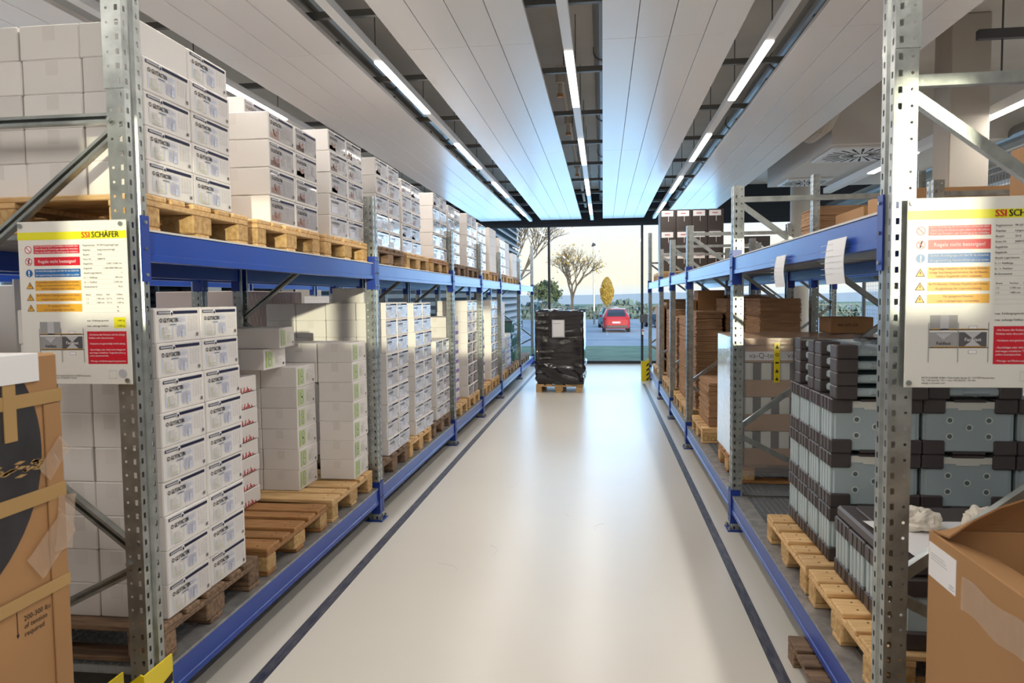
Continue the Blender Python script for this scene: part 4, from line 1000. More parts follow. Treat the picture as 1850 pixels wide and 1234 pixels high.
# ------------------------------------------------------------------ black wrapped pallet in the aisle
def black_pallet():
    p = pallet(-0.768, 12.57+0.6, 0, 'pallet carrying the black wrapped load in the aisle', 'pine', pi/2)
    import bmesh
    bm = bmesh.new(); x0, x1, y0, y1, z0, z1 = -1.17, -0.33, 12.52, 13.80, 0.146, 1.40
    nx, ny, nz = 30, 40, 46
    def pt(i, j, k):
        return Vector((x0+(x1-x0)*i/nx, y0+(y1-y0)*j/ny, z0+(z1-z0)*k/nz))
    def wr(p):
        c = Vector(((x0+x1)/2, (y0+y1)/2, 0)); q = p.copy()
        d = 0.004*noise.noise(Vector((p.x*3, p.y*3, p.z*16)))+0.005*noise.noise(Vector((p.x*5, p.y*5, p.z*3)))
        if p.z < 0.50: d += 0.030*noise.noise(Vector((p.x*5+p.z*7, p.y*5, p.z*6)))
        n = Vector(((p.x-c.x)/(x1-x0), (p.y-c.y)/(y1-y0), 0)); 
        if abs(n.x) > abs(n.y): q.x += d*(1 if n.x > 0 else -1)*2
        else: q.y += d*(1 if n.y > 0 else -1)*2
        # round the vertical corners and pull film in at the foot
        pull = 0.03*max(0, 1-(p.z-z0)/0.10)
        q.x -= pull*(1 if n.x > 0 else -1)*min(1, abs(n.x)*2); q.y -= pull*(1 if n.y > 0 else -1)*min(1, abs(n.y)*2)
        if p.z > z1-0.001: q.z += 0.03*noise.noise(Vector((p.x*6, p.y*6, 3)))+0.01
        return q
    verts = {}
    def V(i, j, k):
        if (i, j, k) not in verts: verts[(i, j, k)] = bm.verts.new(wr(pt(i, j, k)))
        return verts[(i, j, k)]
    for k in range(nz):
        for i in range(nx):
            bm.faces.new((V(i,0,k), V(i+1,0,k), V(i+1,0,k+1), V(i,0,k+1))); bm.faces.new((V(i,ny,k), V(i,ny,k+1), V(i+1,ny,k+1), V(i+1,ny,k)))
        for j in range(ny):
            bm.faces.new((V(0,j,k), V(0,j,k+1), V(0,j+1,k+1), V(0,j+1,k))); bm.faces.new((V(nx,j,k), V(nx,j+1,k), V(nx,j+1,k+1), V(nx,j,k+1)))
    for i in range(nx):
        for j in range(ny):
            bm.faces.new((V(i,j,nz), V(i+1,j,nz), V(i+1,j+1,nz), V(i,j+1,nz))); bm.faces.new((V(i,j,0), V(i,j+1,0), V(i+1,j+1,0), V(i+1,j,0)))
    me = bpy.data.meshes.new('black_wrap'); bm.to_mesh(me); bm.free(); me.materials.append(m_film)
    for q in me.polygons: q.use_smooth = True
    o = ob('wrapped_load', me); tag(o, 'pallet load wrapped in shiny black film standing in the aisle', 'wrapped goods')
    MB().box(-0.875, -0.655, 12.488, 12.492, 0.965, 1.27, m_greyink).box(-0.86, -0.67, 12.486, 12.4875, 0.98, 1.255, m_paper).box(-0.85, -0.72, 12.485, 12.4858, 1.20, 1.21, m_greyink).build('paper_pouch', o)
    # loose film bunches on the lid
    m = MB()
    for k in range(6):
        y = 12.58+k*0.1; m.tube([(-1.12+0.09*i, y+0.03*sin(i*1.3+k), 1.415+0.018*sin(i*0.9+k)) for i in range(10)], 0.012, m_film, 6)
    m.build('film_folds', o)
black_pallet()

# ------------------------------------------------------------------ foreground boxes
# left tall box, aisle face at x=-1.60, far edge y=1.955
def left_box():
    x1, x0, y0, y1, z1 = -1.60, -2.45, 1.00, 1.955, 1.505
    t = thing('tall_brown_carton', 'tall taped brown carton with black oval, at the left picture edge', 'carton', (0, 0, 0))
    mb = MB().bbox(x0, x1, y0, y1, 0, z1, m_brown, 0.008)
    mb.build('carton_body', t)
    # corner liner panel standing slightly proud
    MB().bbox(x1, x1+0.0055, y1-0.068, y1-0.002, 0.02, 1.36, m_brown, 0.002).build('corner_board', t)
    MB().bbox(x1, x1+0.005, 1.02, y1-0.012, 1.365, z1-0.004, m_brown, 0.002).build('lid_flap', t)
    b = MB(); c = Vector((x1+0.0056, 1.411, 1.243)); n = 64
    b.add([Vector((c.x, max(1.0+.01, c.y+0.46*cos(2*pi*i/n)), min(1.445, c.z+0.41*sin(2*pi*i/n)))) for i in range(n)], [tuple(range(n))], m_black)
    b.build('black_oval_print', t)
    rr = random.Random(5); b = MB()
    for i in range(46):
        y = rr.uniform(1.60, 1.86); z = 1.196+rr.gauss(0, 0.012); l = rr.uniform(0.006, 0.025)
        b.add([(x1+0.006, y-l, z), (x1+0.006, y, z-0.004), (x1+0.006, y+l, z+0.001), (x1+0.006, y, z+0.005)], [(0,1,2,3)], m_tan)
    b.build('torn_print', t)
    b = MB()
    for z, h_ in ((1.381, 0.038), (1.100, 0.043), (0.826, 0.036)):
        b.bbox(x1+0.0065, x1+0.0078, 1.0, y1+0.001, z-h_/2, z+h_/2, m_tan, 0.0005); b.bbox(x0+0.01, x1+0.007, y1+0.0005, y1+0.002, z-h_/2, z+h_/2, m_tan, 0.0005)
    for k, o_ in enumerate(b.v): pass
    b.build('tape_band', t)
    MB().bbox(x1+0.0055, x1+0.009, 1.742, 1.785, 1.275, z1+0.002, m_tan, 0.0005).bbox(x0+0.2, x1+0.009, 1.742, 1.785, z1+0.001, z1+0.003, m_tan, 0.0005).build('vertical_tape', t)
    MB().bbox(x1+0.0095, x1+0.012, 1.62, 1.868, 1.431, z1+0.005, m_paper, 0.001).bbox(x0+0.3, x1+0.012, 1.62, 1.868, z1+0.0035, z1+0.0055, m_paper, 0.001).build('white_paper_strip', t)
    # wrinkled clear tape
    b = MB()
    pts = [(1.945, 1.185), (1.91, 1.17), (1.87, 1.10), (1.90, 1.02), (1.945, 0.99), (1.95, 0.90), (1.86, 0.86), (1.80, 0.82), (1.84, 0.905), (1.90, 0.955), (1.935, 1.05)]
    n = 14
    for s_ in range(3):
        a0 = [(1.955, 1.24), (1.955, 1.08), (1.955, 1.00)][s_]; a1 = [(1.87, 1.16), (1.93, 0.92), (1.82, 0.90)][s_]; w = (0.03, 0.035, 0.045)[s_]
        vs = []
        for i in range(n+1):
            t_ = i/n; y = a0[0]+(a1[0]-a0[0])*t_; z = a0[1]+(a1[1]-a0[1])*t_; d = Vector((a1[0]-a0[0], a1[1]-a0[1])).normalized()
            for q in (-1, 0, 1): vs.append((x1+0.010+0.006*abs(noise.noise(Vector((y*50, z*50, q+s_)))), y-d.y*w*q, z+d.x*w*q))
        b.add(vs, [(3*i+q, 3*i+q+1, 3*i+4+q, 3*i+3+q) for i in range(n) for q in (0, 1)], m_ctape)
    b.build('clear_tape', t)
    b = MB()
    for i, l in enumerate(['200-300 lbs', 'of tension', 'required']): b.text(l, (x1+0.0012, 1.782, 0.768-i*0.022), (0,1,0), (0,0,1), 0.021, m_ink)
    b.box(x1+0.0008, x1+0.0012, 1.7585, 1.7605, 0.735, 0.815, m_ink)
    for z, d in ((0.822, -1), (0.728, 1)): b.add([(x1+0.0012, 1.7595, z), (x1+0.0012, 1.7595-0.005, z+d*0.013), (x1+0.0012, 1.7595+0.005, z+d*0.013)], [(0,1,2)], m_ink)
    b.build('printed_text', t)
left_box()
def right_box():
    x0, x1, y0, y1, z1 = 0.95, 1.85, 1.15, 2.235, 0.955
    t = thing('open_brown_carton', 'large open brown carton at the bottom right picture corner', 'carton', (0, 0, 0)); th = 0.006
    mb = MB()
    mb.bbox(x0, x0+th, y0, y1, 0, z1, m_brown, 0.001).bbox(x1-th, x1, y0, y1, 0, z1, m_brown, 0.001).bbox(x0+th, x1-th, y1-th, y1, 0, z1, m_brown, 0.001).bbox(x0+th, x1-th, y0, y0+th, 0, z1, m_brown, 0.001).bbox(x0+th, x1-th, y0+th, y1-th, 0, 0.01, m_brown, 0.001)
    mb.build('carton_body', t)
    # far flap curled up, hinged on the far top edge
    n = 10; m2 = 12; vs = []
    for i in range(n+1):
        u = i/n
        for j in range(m2+1):
            v = j/m2; x = x0+0.01+(x1-x0-0.02)*v
            rise = min(1.0, 1-(1-min(1, v*2.6))**2)
            y = y1-0.004-0.10*u*(1.0-0.35*rise); z = z1+0.016*u+0.115*u*rise+0.015*sin(u*pi)*rise
            vs.append((x, y+0.015*sin(v*5), z))
    top = [(a, b, c) for a, b, c in vs]; bot = [(a, b, c-th) for a, b, c in vs]; k = len(vs); W2 = m2+1
    F = [(i*W2+j, i*W2+j+1, (i+1)*W2+j+1, (i+1)*W2+j) for i in range(n) for j in range(m2)]
    F2 = [tuple(k+a for a in reversed(f)) for f in F]
    rim = [(n*W2+j, n*W2+j+1, k+n*W2+j+1, k+n*W2+j) for j in range(m2)]
    MB().add(top+bot, F+F2+rim+[(i*W2, (i+1)*W2, k+(i+1)*W2, k+i*W2) for i in range(n)], m_brown).build('open_flap', t)
    # inner side flap sagging into the box
    MB().add([(x0+0.006, y0+0.02, z1-0.002), (x0+0.006, y1-0.02, z1-0.002), (x0+0.16, y1-0.06, z1-0.06), (x0+0.16, y0+0.10, z1-0.06), (x0+0.006, y0+0.02, z1-0.008), (x0+0.006, y1-0.02, z1-0.008), (x0+0.16, y1-0.06, z1-0.066), (x0+0.16, y0+0.10, z1-0.066)],
             [(0,3,2,1), (4,5,6,7), (0,1,5,4), (1,2,6,5), (2,3,7,6), (3,0,4,7)], m_brown).build('sunken_flap', t)
    b = MB(); q = x0-0.0012
    b.box(q, x0-0.0002, 2.065, 2.230, 0.825, 0.925, m_paper)
    b.build('address_label', t)
    b = MB()
    for i in range(3): b.box(q-0.0006, q-0.0001, 2.13-i*0.008, 2.215, 0.895-i*0.008, 0.897-i*0.008, m_greyink)
    b.box(q-0.0006, q-0.0001, 2.075, 2.10, 0.842, 0.846, m_greyink); b.box(q-0.0006, q-0.0001, 2.072, 2.105, 0.834, 0.837, m_greyink)
    b.build('label_print', t)
    b = MB(); n = 24; vs = []
    for i in range(n+1):
        y = 2.03-(2.03-y0)*i/n
        for w_ in (0, 1, 2): vs.append((x0-0.0015-0.005*abs(noise.noise(Vector((y*22, w_*3, 0)))), y, 0.895-0.045*w_+0.006*sin(i)))
    b.add(vs, [(3*i+w_, 3*i+w_+1, 3*i+w_+4, 3*i+w_+3) for i in range(n) for w_ in (0, 1)], m_ctape)
    b.build('clear_tape', t)
right_box()

# ------------------------------------------------------------------ yellow foot guards
def guard(x, y, lb, h=0.40, side=1):
    t = thing('post_guard', lb, 'post guard', (x, y, 0))
    mb = MB(); th = 0.006
    # V-shaped top plate
    pr = [(-0.075, 0), (0.075, 0), (0.075, h+0.03), (0.060, h+0.035), (0.0, h-0.012), (-0.06, h), (-0.075, h-0.01)]
    mb.prism([(a, c) for a, c in pr], 1, -0.075, -0.069, m_yel)
    mb.box(0.069, 0.075, -0.069, 0.09, 0, h+0.03, m_yel); mb.box(-0.075, -0.069, -0.069, 0.02, 0, h-0.01, m_yel)
    mb.build('guard_plate', t)
    s_ = MB()
    for k in range(4):
        z = 0.0+k*(h-0.03)/4; s_.add([(0.025, -0.0757, z), (0.074, -0.0757, z+0.045), (0.074, -0.0757, z+0.085), (0.025, -0.0757, z+0.04)], [(0,1,2,3)], m_ink)
        s_.add([(0.0757, -0.068, z), (0.0757, 0.088, z+0.04), (0.0757, 0.088, z+0.075), (0.0757, -0.068, z+0.035)], [(0,1,2,3)], m_ink)
    s_.build('warning_stripe', t)
    for xx in (-0.045, 0.045): MB().cyl((xx, -0.075, h-0.05), (xx, -0.08, h-0.05), 0.006, m_dark, 10).build('bolt', t)
guard(-1.632, 2.30, 'yellow and black post guard at foot of the near left frame', 0.345)
guard(0.812, 14.42, 'yellow post guard at the far end of the right rack', 0.40)

# ------------------------------------------------------------------ right side hall beyond the rack
rear_rack(2.17, -1, [2.45, 5.21, 8.00, 10.8, 13.3], 'right')
# mesh partition
def mesh_fence(x, y0, y1, z0, z1, lb):
    t = thing('mesh_partition', lb, 'mesh fence', (0, 0, 0)); mb = MB()
    n = int((y1-y0)/0.055); 
    for i in range(n+1): y = y0+i*(y1-y0)/n; mb.box(x-0.0015, x+0.0015, y-0.0015, y+0.0015, z0, z1, m_wirem)
    n = int((z1-z0)/0.055)
    for i in range(n+1): z = z0+i*(z1-z0)/n; mb.box(x-0.003, x, y0, y1, z-0.0015, z+0.0015, m_wirem)
    mb.build('wire_mesh', t)
    y = y0
    while y <= y1+0.01: MB().box(x-0.02, x+0.02, y-0.02, y+0.02, 0, z1, m_rail).build('fence_post', t); y += (y1-y0)/3
    MB().box(x-0.012, x+0.012, y0, y1, z1, z1+0.025, m_rail).build('top_rail', t)
mesh_fence(3.72, 2.0, 11.0, 0.1, 2.87, 'grey wire mesh partition behind the right racks')
# goods on the rear right rack
def slat_box(mb):
    pass
big_box('brown_carton', 2.25, 3.1, 5.9, 6.6, ZU, 2.45, m_brown, 'large brown carton on the rear right rack behind the sign')
big_box('brown_carton', 2.35, 3.15, 3.2, 4.6, ZU, 2.47, m_brown, 'large brown carton on the rear right rack above the right sign')
big_box('brown_carton', 2.35, 3.2, 7.0, 7.8, ZU, 2.45, m_brown, 'brown carton on the rear right rack beyond the second frame')
flat_stack(2.3, 3.0, 8.2, 8.9, ZU, 2.60, 'folded cardboard stack high on the rear right rack')
flat_stack(2.3, 3.1, 9.1, 9.9, ZU, 2.35, 'folded cardboard stack farther along the rear right rack')
# columns
def column(x0, x1, y0, y1, lb, rnd=False):
    mb = MB()
    if rnd: mb.cyl(((x0+x1)/2, (y0+y1)/2, 0), ((x0+x1)/2, (y0+y1)/2, ZC-0.002), (x1-x0)/2, m_beige, 28)
    else: mb.bbox(x0, x1, y0, y1, 0, ZC-0.002, m_beige, 0.01)
    tag(mb.build('concrete_column'), lb, 'column')
column(3.295, 3.655, 7.52, 7.88, 'square beige column behind the mesh partition, right')
column(3.33, 3.66, 13.45, 13.78, 'round beige column farther back at the right', True)
column(-4.9, -4.5, 11.0, 11.4, 'beige column behind the left rear rack', True)
# bulkhead with diffusers
struct('trim_1', MB().box(2.84, 5.6, 9.6, 9.75, 3.52, ZC-0.002, m_wall).box(2.84, 2.94, 9.75, 13.2, 3.52, ZC-0.002, m_wall).box(2.94, 5.6, 9.75, 13.2, 3.52, 3.60, m_wall))
def diffuser(x, y, z, lb, s_=0.6):
    t = thing('air_diffuser', lb, 'air diffuser', (x, y, z))
    MB().bbox(-s_/2, s_/2, -s_/2, s_/2, 0, 0.03, m_white, 0.004).build('face_plate', t)
    mb = MB()
    for k in range(24):
        a = 2*pi*k/24
        for r0, r1 in ((0.10*s_, 0.24*s_), (0.27*s_, (0.44+0.06*abs(sin(2*a)))*s_)):
            w_ = (0.028 if r0 > 0.2*s_ else 0.016)*s_
            mb.bar((r0*cos(a), r0*sin(a), -0.001), (r1*cos(a), r1*sin(a), -0.001), w_, 0.002, m_ink, side=(0,0,1))
    mb.build('swirl_slots', t)
diffuser(3.40, 10.25, 3.488, 'square swirl air diffuser under the right bulkhead, nearer one', 1.0)
diffuser(3.30, 12.6, 3.488, 'square swirl air diffuser under the right bulkhead, farther one', 0.7)
t = tag(MB().tube([(2.64, 10.2, 3.85), (2.66, 9.9, 3.74), (2.66, 9.4, 3.74), (2.66, 8.9, 3.95)], 0.14, m_beige, 16).build('bent_duct'), 'bent pale duct elbow beside the round right column', 'duct')
# slanted tracks and lamps of the neighbouring hall
for i, (x, z, y0, y1) in enumerate([(3.80, 3.375, 3.0, 13.1), (6.1, 3.3, 3.0, 16.0)]):
    t = thing('lamp_track', ('white lamp track right of the square column', 'white lamp track near the right windows')[i], 'ceiling lamp', (x, 0, z))
    MB().box(-0.06, 0.06, y0, y1, 0, 0.09, m_white).build('housing', t)
    k = y0+0.4 if i else y0+0.55
    while k+1.5 < y1:
        MB().box(-0.045, 0.045, k, k+1.5, -0.012, -0.001, m_lamp).build('diffuser', t)
        light('lamp_light', 'AREA', (0, k+0.75, -0.02), LAMP_W, (1.0, 0.95, 0.88), (0, 0, 0), t, shape='RECTANGLE', size=0.09, size_y=1.5); k += 3.0
for i, y in enumerate((4.2, 6.2)):
    mb = MB().box(3.2, 7.0, y+0.6, y+0.66, 3.82, 3.90, m_dark)
    for q in range(5): mb.cyl((3.4+q*0.55, y+0.63, 3.2 if q % 2 else 3.5), (3.4+q*0.55, y+0.63, ZC), 0.008, m_dark, 6)
    tag(mb.build('ceiling_bracket'), '%s black cable bracket at the top right' % ('nearer', 'farther')[i], 'ceiling bracket')
for i, x in enumerate((5.0, 5.5)):
    tag(MB().cyl((x, 2, 3.55), (x, 17, 3.55), 0.13, m_duct, 18).build('ventilation_duct'), '%s duct of the neighbouring hall at right' % ('nearer', 'farther')[i], 'duct')
# cable tray bundle
tr = MB().box(4.2, 4.5, 5, 17, 2.92, 2.95, m_dark)
for k in range(5): tr.cyl((4.22+k*0.06, 5, 2.97), (4.22+k*0.06, 17, 2.97), 0.02, m_dark, 6)
tag(tr.build('cable_tray'), 'dark cable tray behind the square column', 'cable tray')

# ------------------------------------------------------------------ exterior
GZ = -0.67
mb = MB(); 
mb.add([(-60, 18.3, -0.12), (60, 18.3, -0.12), (60, 33, -0.55), (-60, 33, -0.55)], [(0,1,2,3)], m_grass)
struct('exterior_lawn', mb)
mb = MB().add([(-80, 33, -0.55), (80, 33, -0.55), (80, 38, GZ), (-80, 38, GZ), (-80, 160, GZ), (80, 160, GZ)], [(0,1,2,3), (3,2,5,4)], m_asph)
for k in range(14): mb.add([(-18+k*2.6, 44, GZ+0.01), (-17.88+k*2.6, 44, GZ+0.01), (-17.88+k*2.6, 50, GZ+0.01), (-18+k*2.6, 50, GZ+0.01)], [(0,1,2,3)], m_line)
mb.add([(-30, 39.0, GZ+0.012), (6, 39.5, GZ+0.012), (6, 39.75, GZ+0.012), (-30, 39.25, GZ+0.012)], [(0,1,2,3)], m_line)
struct('exterior_car_park', mb)
def car(x, y, rz, paint, lb, rough=0.25):
    t = thing('parked_car', lb, 'car', (x, y, GZ), rz)
    mp = mat('paint_'+lb.split()[0]+lb.split()[1], paint, rough, coat=0.8)
    L, Wd = 4.2, 1.78
    # profile stations along y (front positive): (y, z_low, z_belt, z_roof, halfwidth_belt, halfwidth_roof)
    st = [(-2.10, 0.35, 0.80, 0.82, 0.74, 0.66), (-2.04, 0.26, 0.98, 1.00, 0.84, 0.74), (-1.85, 0.24, 1.02, 1.28, 0.88, 0.66), (-1.45, 0.22, 1.02, 1.50, 0.89, 0.62), (-0.6, 0.20, 1.01, 1.56, 0.89, 0.63),
          (0.2, 0.20, 0.99, 1.52, 0.89, 0.62), (0.85, 0.20, 0.97, 1.12, 0.89, 0.72), (1.1, 0.20, 0.93, 0.97, 0.88, 0.74), (1.75, 0.22, 0.80, 0.84, 0.84, 0.70), (2.05, 0.28, 0.66, 0.68, 0.74, 0.62), (2.10, 0.36, 0.55, 0.57, 0.68, 0.58)]
    vs = []; fs = []
    for (yy, zl_, zb, zr, hb, hr) in st:
        ring = [(-hb*0.9, zl_), (-hb, zl_+0.15), (-hb, zb), (-hr, zr), (0, zr+0.03), (hr, zr), (hb, zb), (hb, zl_+0.15), (hb*0.9, zl_)]
        vs += [(a, yy, b) for a, b in ring]
    n = 9
    body = MB(); 
    for i in range(len(st)-1):
        for k in range(n):
            a, b = i*n+k, i*n+(k+1) % n
            f = (a, b, b+n, a+n)
            glass = (k in (2, 5) and 2 <= i <= 5) 
            body.add([vs[q] for q in f], [(0,1,2,3)], m_cglass if glass else mp)
    body.add([vs[k] for k in range(n)], [tuple(range(n))], mp); body.add([vs[-n+k] for k in range(n)], [tuple(reversed(range(n)))], mp)
    body.build('car_body', t)
    MB().add([(-0.62, -2.045, 1.05), (0.62, -2.045, 1.05), (0.56, -1.885, 1.30), (-0.56, -1.885, 1.30), (0.50, -1.56, 1.485), (-0.50, -1.56, 1.485)], [(0,1,2,3), (3,2,4,5)], m_cglass).build('rear_window', t)
    MB().add([(-0.66, 0.82, 1.14), (0.66, 0.82, 1.14), (0.58, 0.26, 1.50), (-0.58, 0.26, 1.50)], [(0,1,2,3)], m_cglass).build('windscreen', t)
    for xx in (-0.80, 0.80):
        for yy in (-1.32, 1.28):
            MB().cyl((xx-0.11, yy, 0.31), (xx+0.11, yy, 0.31), 0.31, m_tyre, 20).cyl((xx-0.115, yy, 0.31), (xx+0.115, yy, 0.31), 0.18, m_galv, 12).build('wheel', t)
    for xx in (-0.72, 0.72): MB().bbox(xx-0.10, xx+0.10, -2.09, -2.0, 0.78, 0.96, m_rlamp, 0.02).build('tail_lamp', t)
    MB().bbox(-0.26, 0.26, -2.13, -2.10, 0.60, 0.71, m_paper, 0.005).build('number_plate', t)
    MB().bbox(-0.72, 0.72, -2.12, -2.0, 0.30, 0.46, m_dark, 0.02).build('rear_bumper', t)
    return t
car(0.86, 50.0, 0.0, (0.55, 0.02, 0.03), 'red hatchback parked outside, seen from behind in the middle pane')
car(0.55, 57.5, 0.0, (0.16, 0.33, 0.38), 'teal blue car parked beyond the red hatchback')
car(4.4, 56.0, 0.25, (0.02, 0.05, 0.12), 'dark blue car parked right of the red hatchback')
car(-3.4, 50.0, 0.0, (0.55, 0.66, 0.74), 'pale silver car half hidden behind the black wrapped load')
car(-9.6, 42.0, 0.2, (0.45, 0.62, 0.72), 'light blue car seen past the left rack end')
car(-7.3, 55.0, -0.1, (0.30, 0.36, 0.42), 'grey car between left rack end and black load')
# lamp pole
t = thing('street_lamp', 'thin grey street lamp pole standing in the car park', 'street lamp', (-0.75, 62, GZ))
MB().cyl((0, 0, 0), (0, 0, 6.6), 0.09, m_galv, 10, 0.06).build('pole', t); MB().cyl((0, 0, 6.6), (0, 0, 6.9), 0.22, m_dark, 12, 0.1).build('lamp_head', t)
def tree(x, y, h_, seed, lb, leafm, nleaf, spread=0.5, leafsize=0.28, levels=5):
    t = thing('bare_tree', lb, 'tree', (x, y, GZ)); rr = random.Random(seed); br = MB(); tips = []
    def grow(p, d, l, r, lv):
        q = p+d*l; br.tube([p, (p+q)/2+Vector((rr.uniform(-.05, .05), rr.uniform(-.05, .05), 0))*l, q], [r, r*0.85, r*0.7], m_bark, 5)
        if lv <= 2: tips.append((q, l))
        if lv == 0: return
        for _ in range(3 if lv > 1 else 2):
            nd = (d+Vector((rr.uniform(-1, 1), rr.uniform(-1, 1), rr.uniform(-0.25, 0.6)))*spread*1.5).normalized()
            grow(q, nd, l*rr.uniform(0.62, 0.85), r*0.62, lv-1)
    grow(Vector((0, 0, 0)), Vector((0, 0, 1)), h_*0.26, h_*0.022, levels)
    br.build('branches', t)
    lf = MB()
    for i in range(nleaf):
        q, l = rr.choice(tips); c = q+Vector((rr.gauss(0, 1), rr.gauss(0, 1), rr.gauss(0, 1)))*l*0.5; s_ = leafsize*rr.uniform(0.5, 1.2)
        a = Vector((rr.uniform(-1, 1), rr.uniform(-1, 1), rr.uniform(-1, 1))).normalized()*s_; b = a.orthogonal().normalized()*s_*0.6
        lf.add([c-a, c-b, c+a, c+b], [(0,1,2,3)], leafm)
    lf.build('foliage', t)
tree(-2.6, 62, 7.8, 4, 'tall half bare tree with yellow leaves left of the lamp pole', m_leafy, 420, 0.5, 0.10, 6)
tree(-8.0, 66, 11.5, 11, 'bare twiggy tree seen in the left narrow pane', m_leafy, 220, 0.45, 0.10, 6)
tree(-5.6, 70, 4.6, 21, 'low olive leaved tree behind the twiggy trees', m_leafg, 1600, 0.6, 0.22, 4)
def cone_tree(x, y, h_, r, lb, mt):
    t = thing('small_tree', lb, 'tree', (x, y, GZ)); rr = random.Random(8)
    MB().cyl((0, 0, 0), (0, 0, h_*0.4), 0.08, m_bark, 8).build('trunk', t); lf = MB()
    for i in range(1500):
        u = rr.random(); z = h_*(0.42+0.58*u); R_ = r*sin(pi*u)**0.6*(1.1-u*0.35); a = rr.uniform(0, 2*pi); q = R_*math.sqrt(rr.random())
        c = Vector((q*cos(a), q*sin(a), z)); s_ = 0.13; n_ = Vector((rr.uniform(-1, 1), rr.uniform(-1, 1), rr.uniform(-1, 1))).normalized()*s_; b = n_.orthogonal().normalized()*s_
        lf.add([c-n_, c-b, c+n_, c+b], [(0,1,2,3)], mt)
    lf.build('foliage', t)
cone_tree(0.35, 64, 4.0, 0.62, 'small golden leaved tree right of the lamp pole', m_leafy)
# hedge and hills
hd = MB(); rr = random.Random(2)
for i in range(2600):
    x = rr.uniform(-26, 26); z = GZ+rr.uniform(0, 1.9)*(0.8+0.2*sin(x*0.7)); y = 78+rr.uniform(-0.6, 0.6); s_ = rr.uniform(0.2, 0.45)
    n_ = Vector((rr.uniform(-1, 1), rr.uniform(-1, 1), rr.uniform(-1, 1))).normalized()*s_; b = n_.orthogonal().normalized()*s_; c = Vector((x, y, z))
    hd.add([c-n_, c-b, c+n_, c+b], [(0,1,2,3)], m_hedge)
tag(hd.build('hedge'), 'blurred blue green hedge along the far side of the car park', 'hedge')
# fence posts
t = thing('park_fence', 'thin metal fence along the far car park edge', 'fence', (0, 74, GZ)); mb = MB()
for k in range(40): mb.box(-25+k*1.25, -24.95+k*1.25, 0, 0.05, 0, 1.5, m_rail)
mb.build('fence_posts', t); MB().box(-25, 25, 0.01, 0.04, 1.35, 1.4, m_rail).box(-25, 25, 0.01, 0.04, 0.6, 0.64, m_rail).build('fence_rails', t)
# far hills
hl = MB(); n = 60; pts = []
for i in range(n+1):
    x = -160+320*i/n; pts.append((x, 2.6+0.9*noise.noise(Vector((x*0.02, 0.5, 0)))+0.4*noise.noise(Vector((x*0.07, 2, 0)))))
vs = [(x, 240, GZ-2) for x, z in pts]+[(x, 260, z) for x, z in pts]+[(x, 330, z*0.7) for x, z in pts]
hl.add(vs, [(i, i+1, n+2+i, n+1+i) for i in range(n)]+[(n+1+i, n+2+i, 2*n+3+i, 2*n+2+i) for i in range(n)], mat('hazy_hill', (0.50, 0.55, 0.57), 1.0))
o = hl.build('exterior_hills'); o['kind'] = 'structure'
struct('exterior_ground', MB().add([(-300, 150, GZ-0.05), (300, 150, GZ-0.05), (300, 340, GZ-0.05), (-300, 340, GZ-0.05)], [(0,1,2,3)], m_grass))
# louvred wing
t = thing('louvred_building', 'building wing clad in pale horizontal louvres outside, left', 'building', (0, 0, 0))
MB().box(-9.0, -3.05, 19.0, 26.0, -0.6, 6.5, m_louvd).build('wall', t)
mb = MB(); z = 0.0
while z < 6.4:
    mb.add([(-3.04, 18.9, z+0.16), (-2.90, 18.9, z), (-2.90, 26.1, z), (-3.04, 26.1, z+0.16), (-3.04, 18.9, z+0.18), (-2.90, 18.9, z+0.02), (-2.90, 26.1, z+0.02), (-3.04, 26.1, z+0.18)], [(0,1,2,3), (7,6,5,4), (1,5,6,2), (0,4,5,1), (2,6,7,3), (0,3,7,4)], m_louv); 
    mb.box(-9.0, -3.06, 18.88, 18.99, z, z+0.11, m_louv); z += 0.21
mb.build('louvre_blades', t)
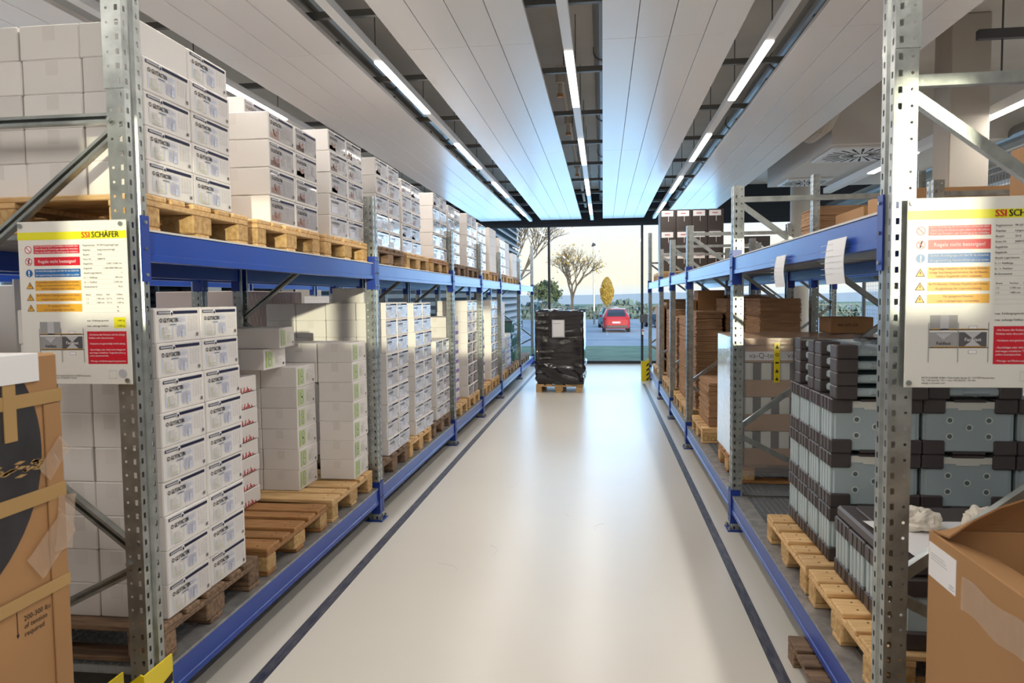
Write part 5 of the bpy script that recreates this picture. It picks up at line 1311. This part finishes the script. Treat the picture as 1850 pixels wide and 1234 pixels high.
# debris on the floor
for i, (x, y) in enumerate([(-0.005, 2.75), (-0.02, 2.9), (-0.52, 2.45)]):
    tag(MB().add([(x, y, 0.001), (x+0.03, y+0.004, 0.001), (x+0.028, y+0.012, 0.006), (x+0.004, y+0.008, 0.003)], [(0,1,2,3)], m_bark).build('floor_crumb'), 'tiny brown crumb on the floor, %s of three' % ('rightmost', 'middle', 'leftmost')[i], 'debris')

rr = random.Random(12)
for i in range(5):
    x0_, y0_ = rr.uniform(-0.9, 0.4), rr.uniform(2.6, 7.0); a = rr.uniform(0, 6.3); l = rr.uniform(0.08, 0.2); mb = MB()
    pts = [(x0_+l*t_*cos(a+t_*0.8), y0_+l*t_*sin(a+t_*0.8)) for t_ in (0, .2, .4, .6, .8, 1)]
    for p_, q_ in zip(pts[:-1], pts[1:]): mb.bar((*p_, 0.0006), (*q_, 0.0006), 0.0012, 0.0006, m_greyink, side=(0, 0, 1))
    tag(mb.build('floor_scratch'), 'faint curved grey scratch on the pale floor, %s from the camera' % ORD[sorted(range(5), key=lambda z: z)[i]], 'scratch', 'scratches on the floor')

# ------------------------------------------------------------------ groups of repeats
GR = {'rack_frame': 'galvanised rack frames', 'shelf_beam': 'blue shelf beams', 'shelf_panel': 'sheet shelves', 'grating_deck': 'grating decks', 'euro_pallet': 'wooden pallets', 'ceiling_raft': 'white ceiling rafts',
      'lamp_track': 'linear lamp tracks', 'support_rail': 'cross rails in the ceiling void', 'ventilation_duct': 'round ducts', 'insulated_container': 'stacked insulated containers', 'insulated_slab': 'flat insulated slabs',
      'lidded_crate': 'teal lidded crates', 'folded_cardboard_stack': 'stacks of folded cardboard', 'brown_carton': 'brown cartons', 'dark_carton': 'dark boxes with white labels', 'parked_car': 'parked cars outside', 'floor_tape': 'floor tape lines',
      'load_sign': 'load signs', 'crumpled_paper': 'crumpled tissues', 'hanging_paper': 'papers on the right beam', 'grey_carton': 'tall cartons behind the left rack', 'concrete_column': 'building columns', 'air_diffuser': 'air diffusers',
      'ceiling_bracket': 'cable brackets', 'bare_tree': 'trees outside', 'floor_crumb': 'crumbs on the floor', 'post_guard': 'yellow post guards'}
for o in list(S.objects):
    b = o.name.split('.')[0]
    if o.parent is None and b in GR and 'group' not in o: o['group'] = GR[b]
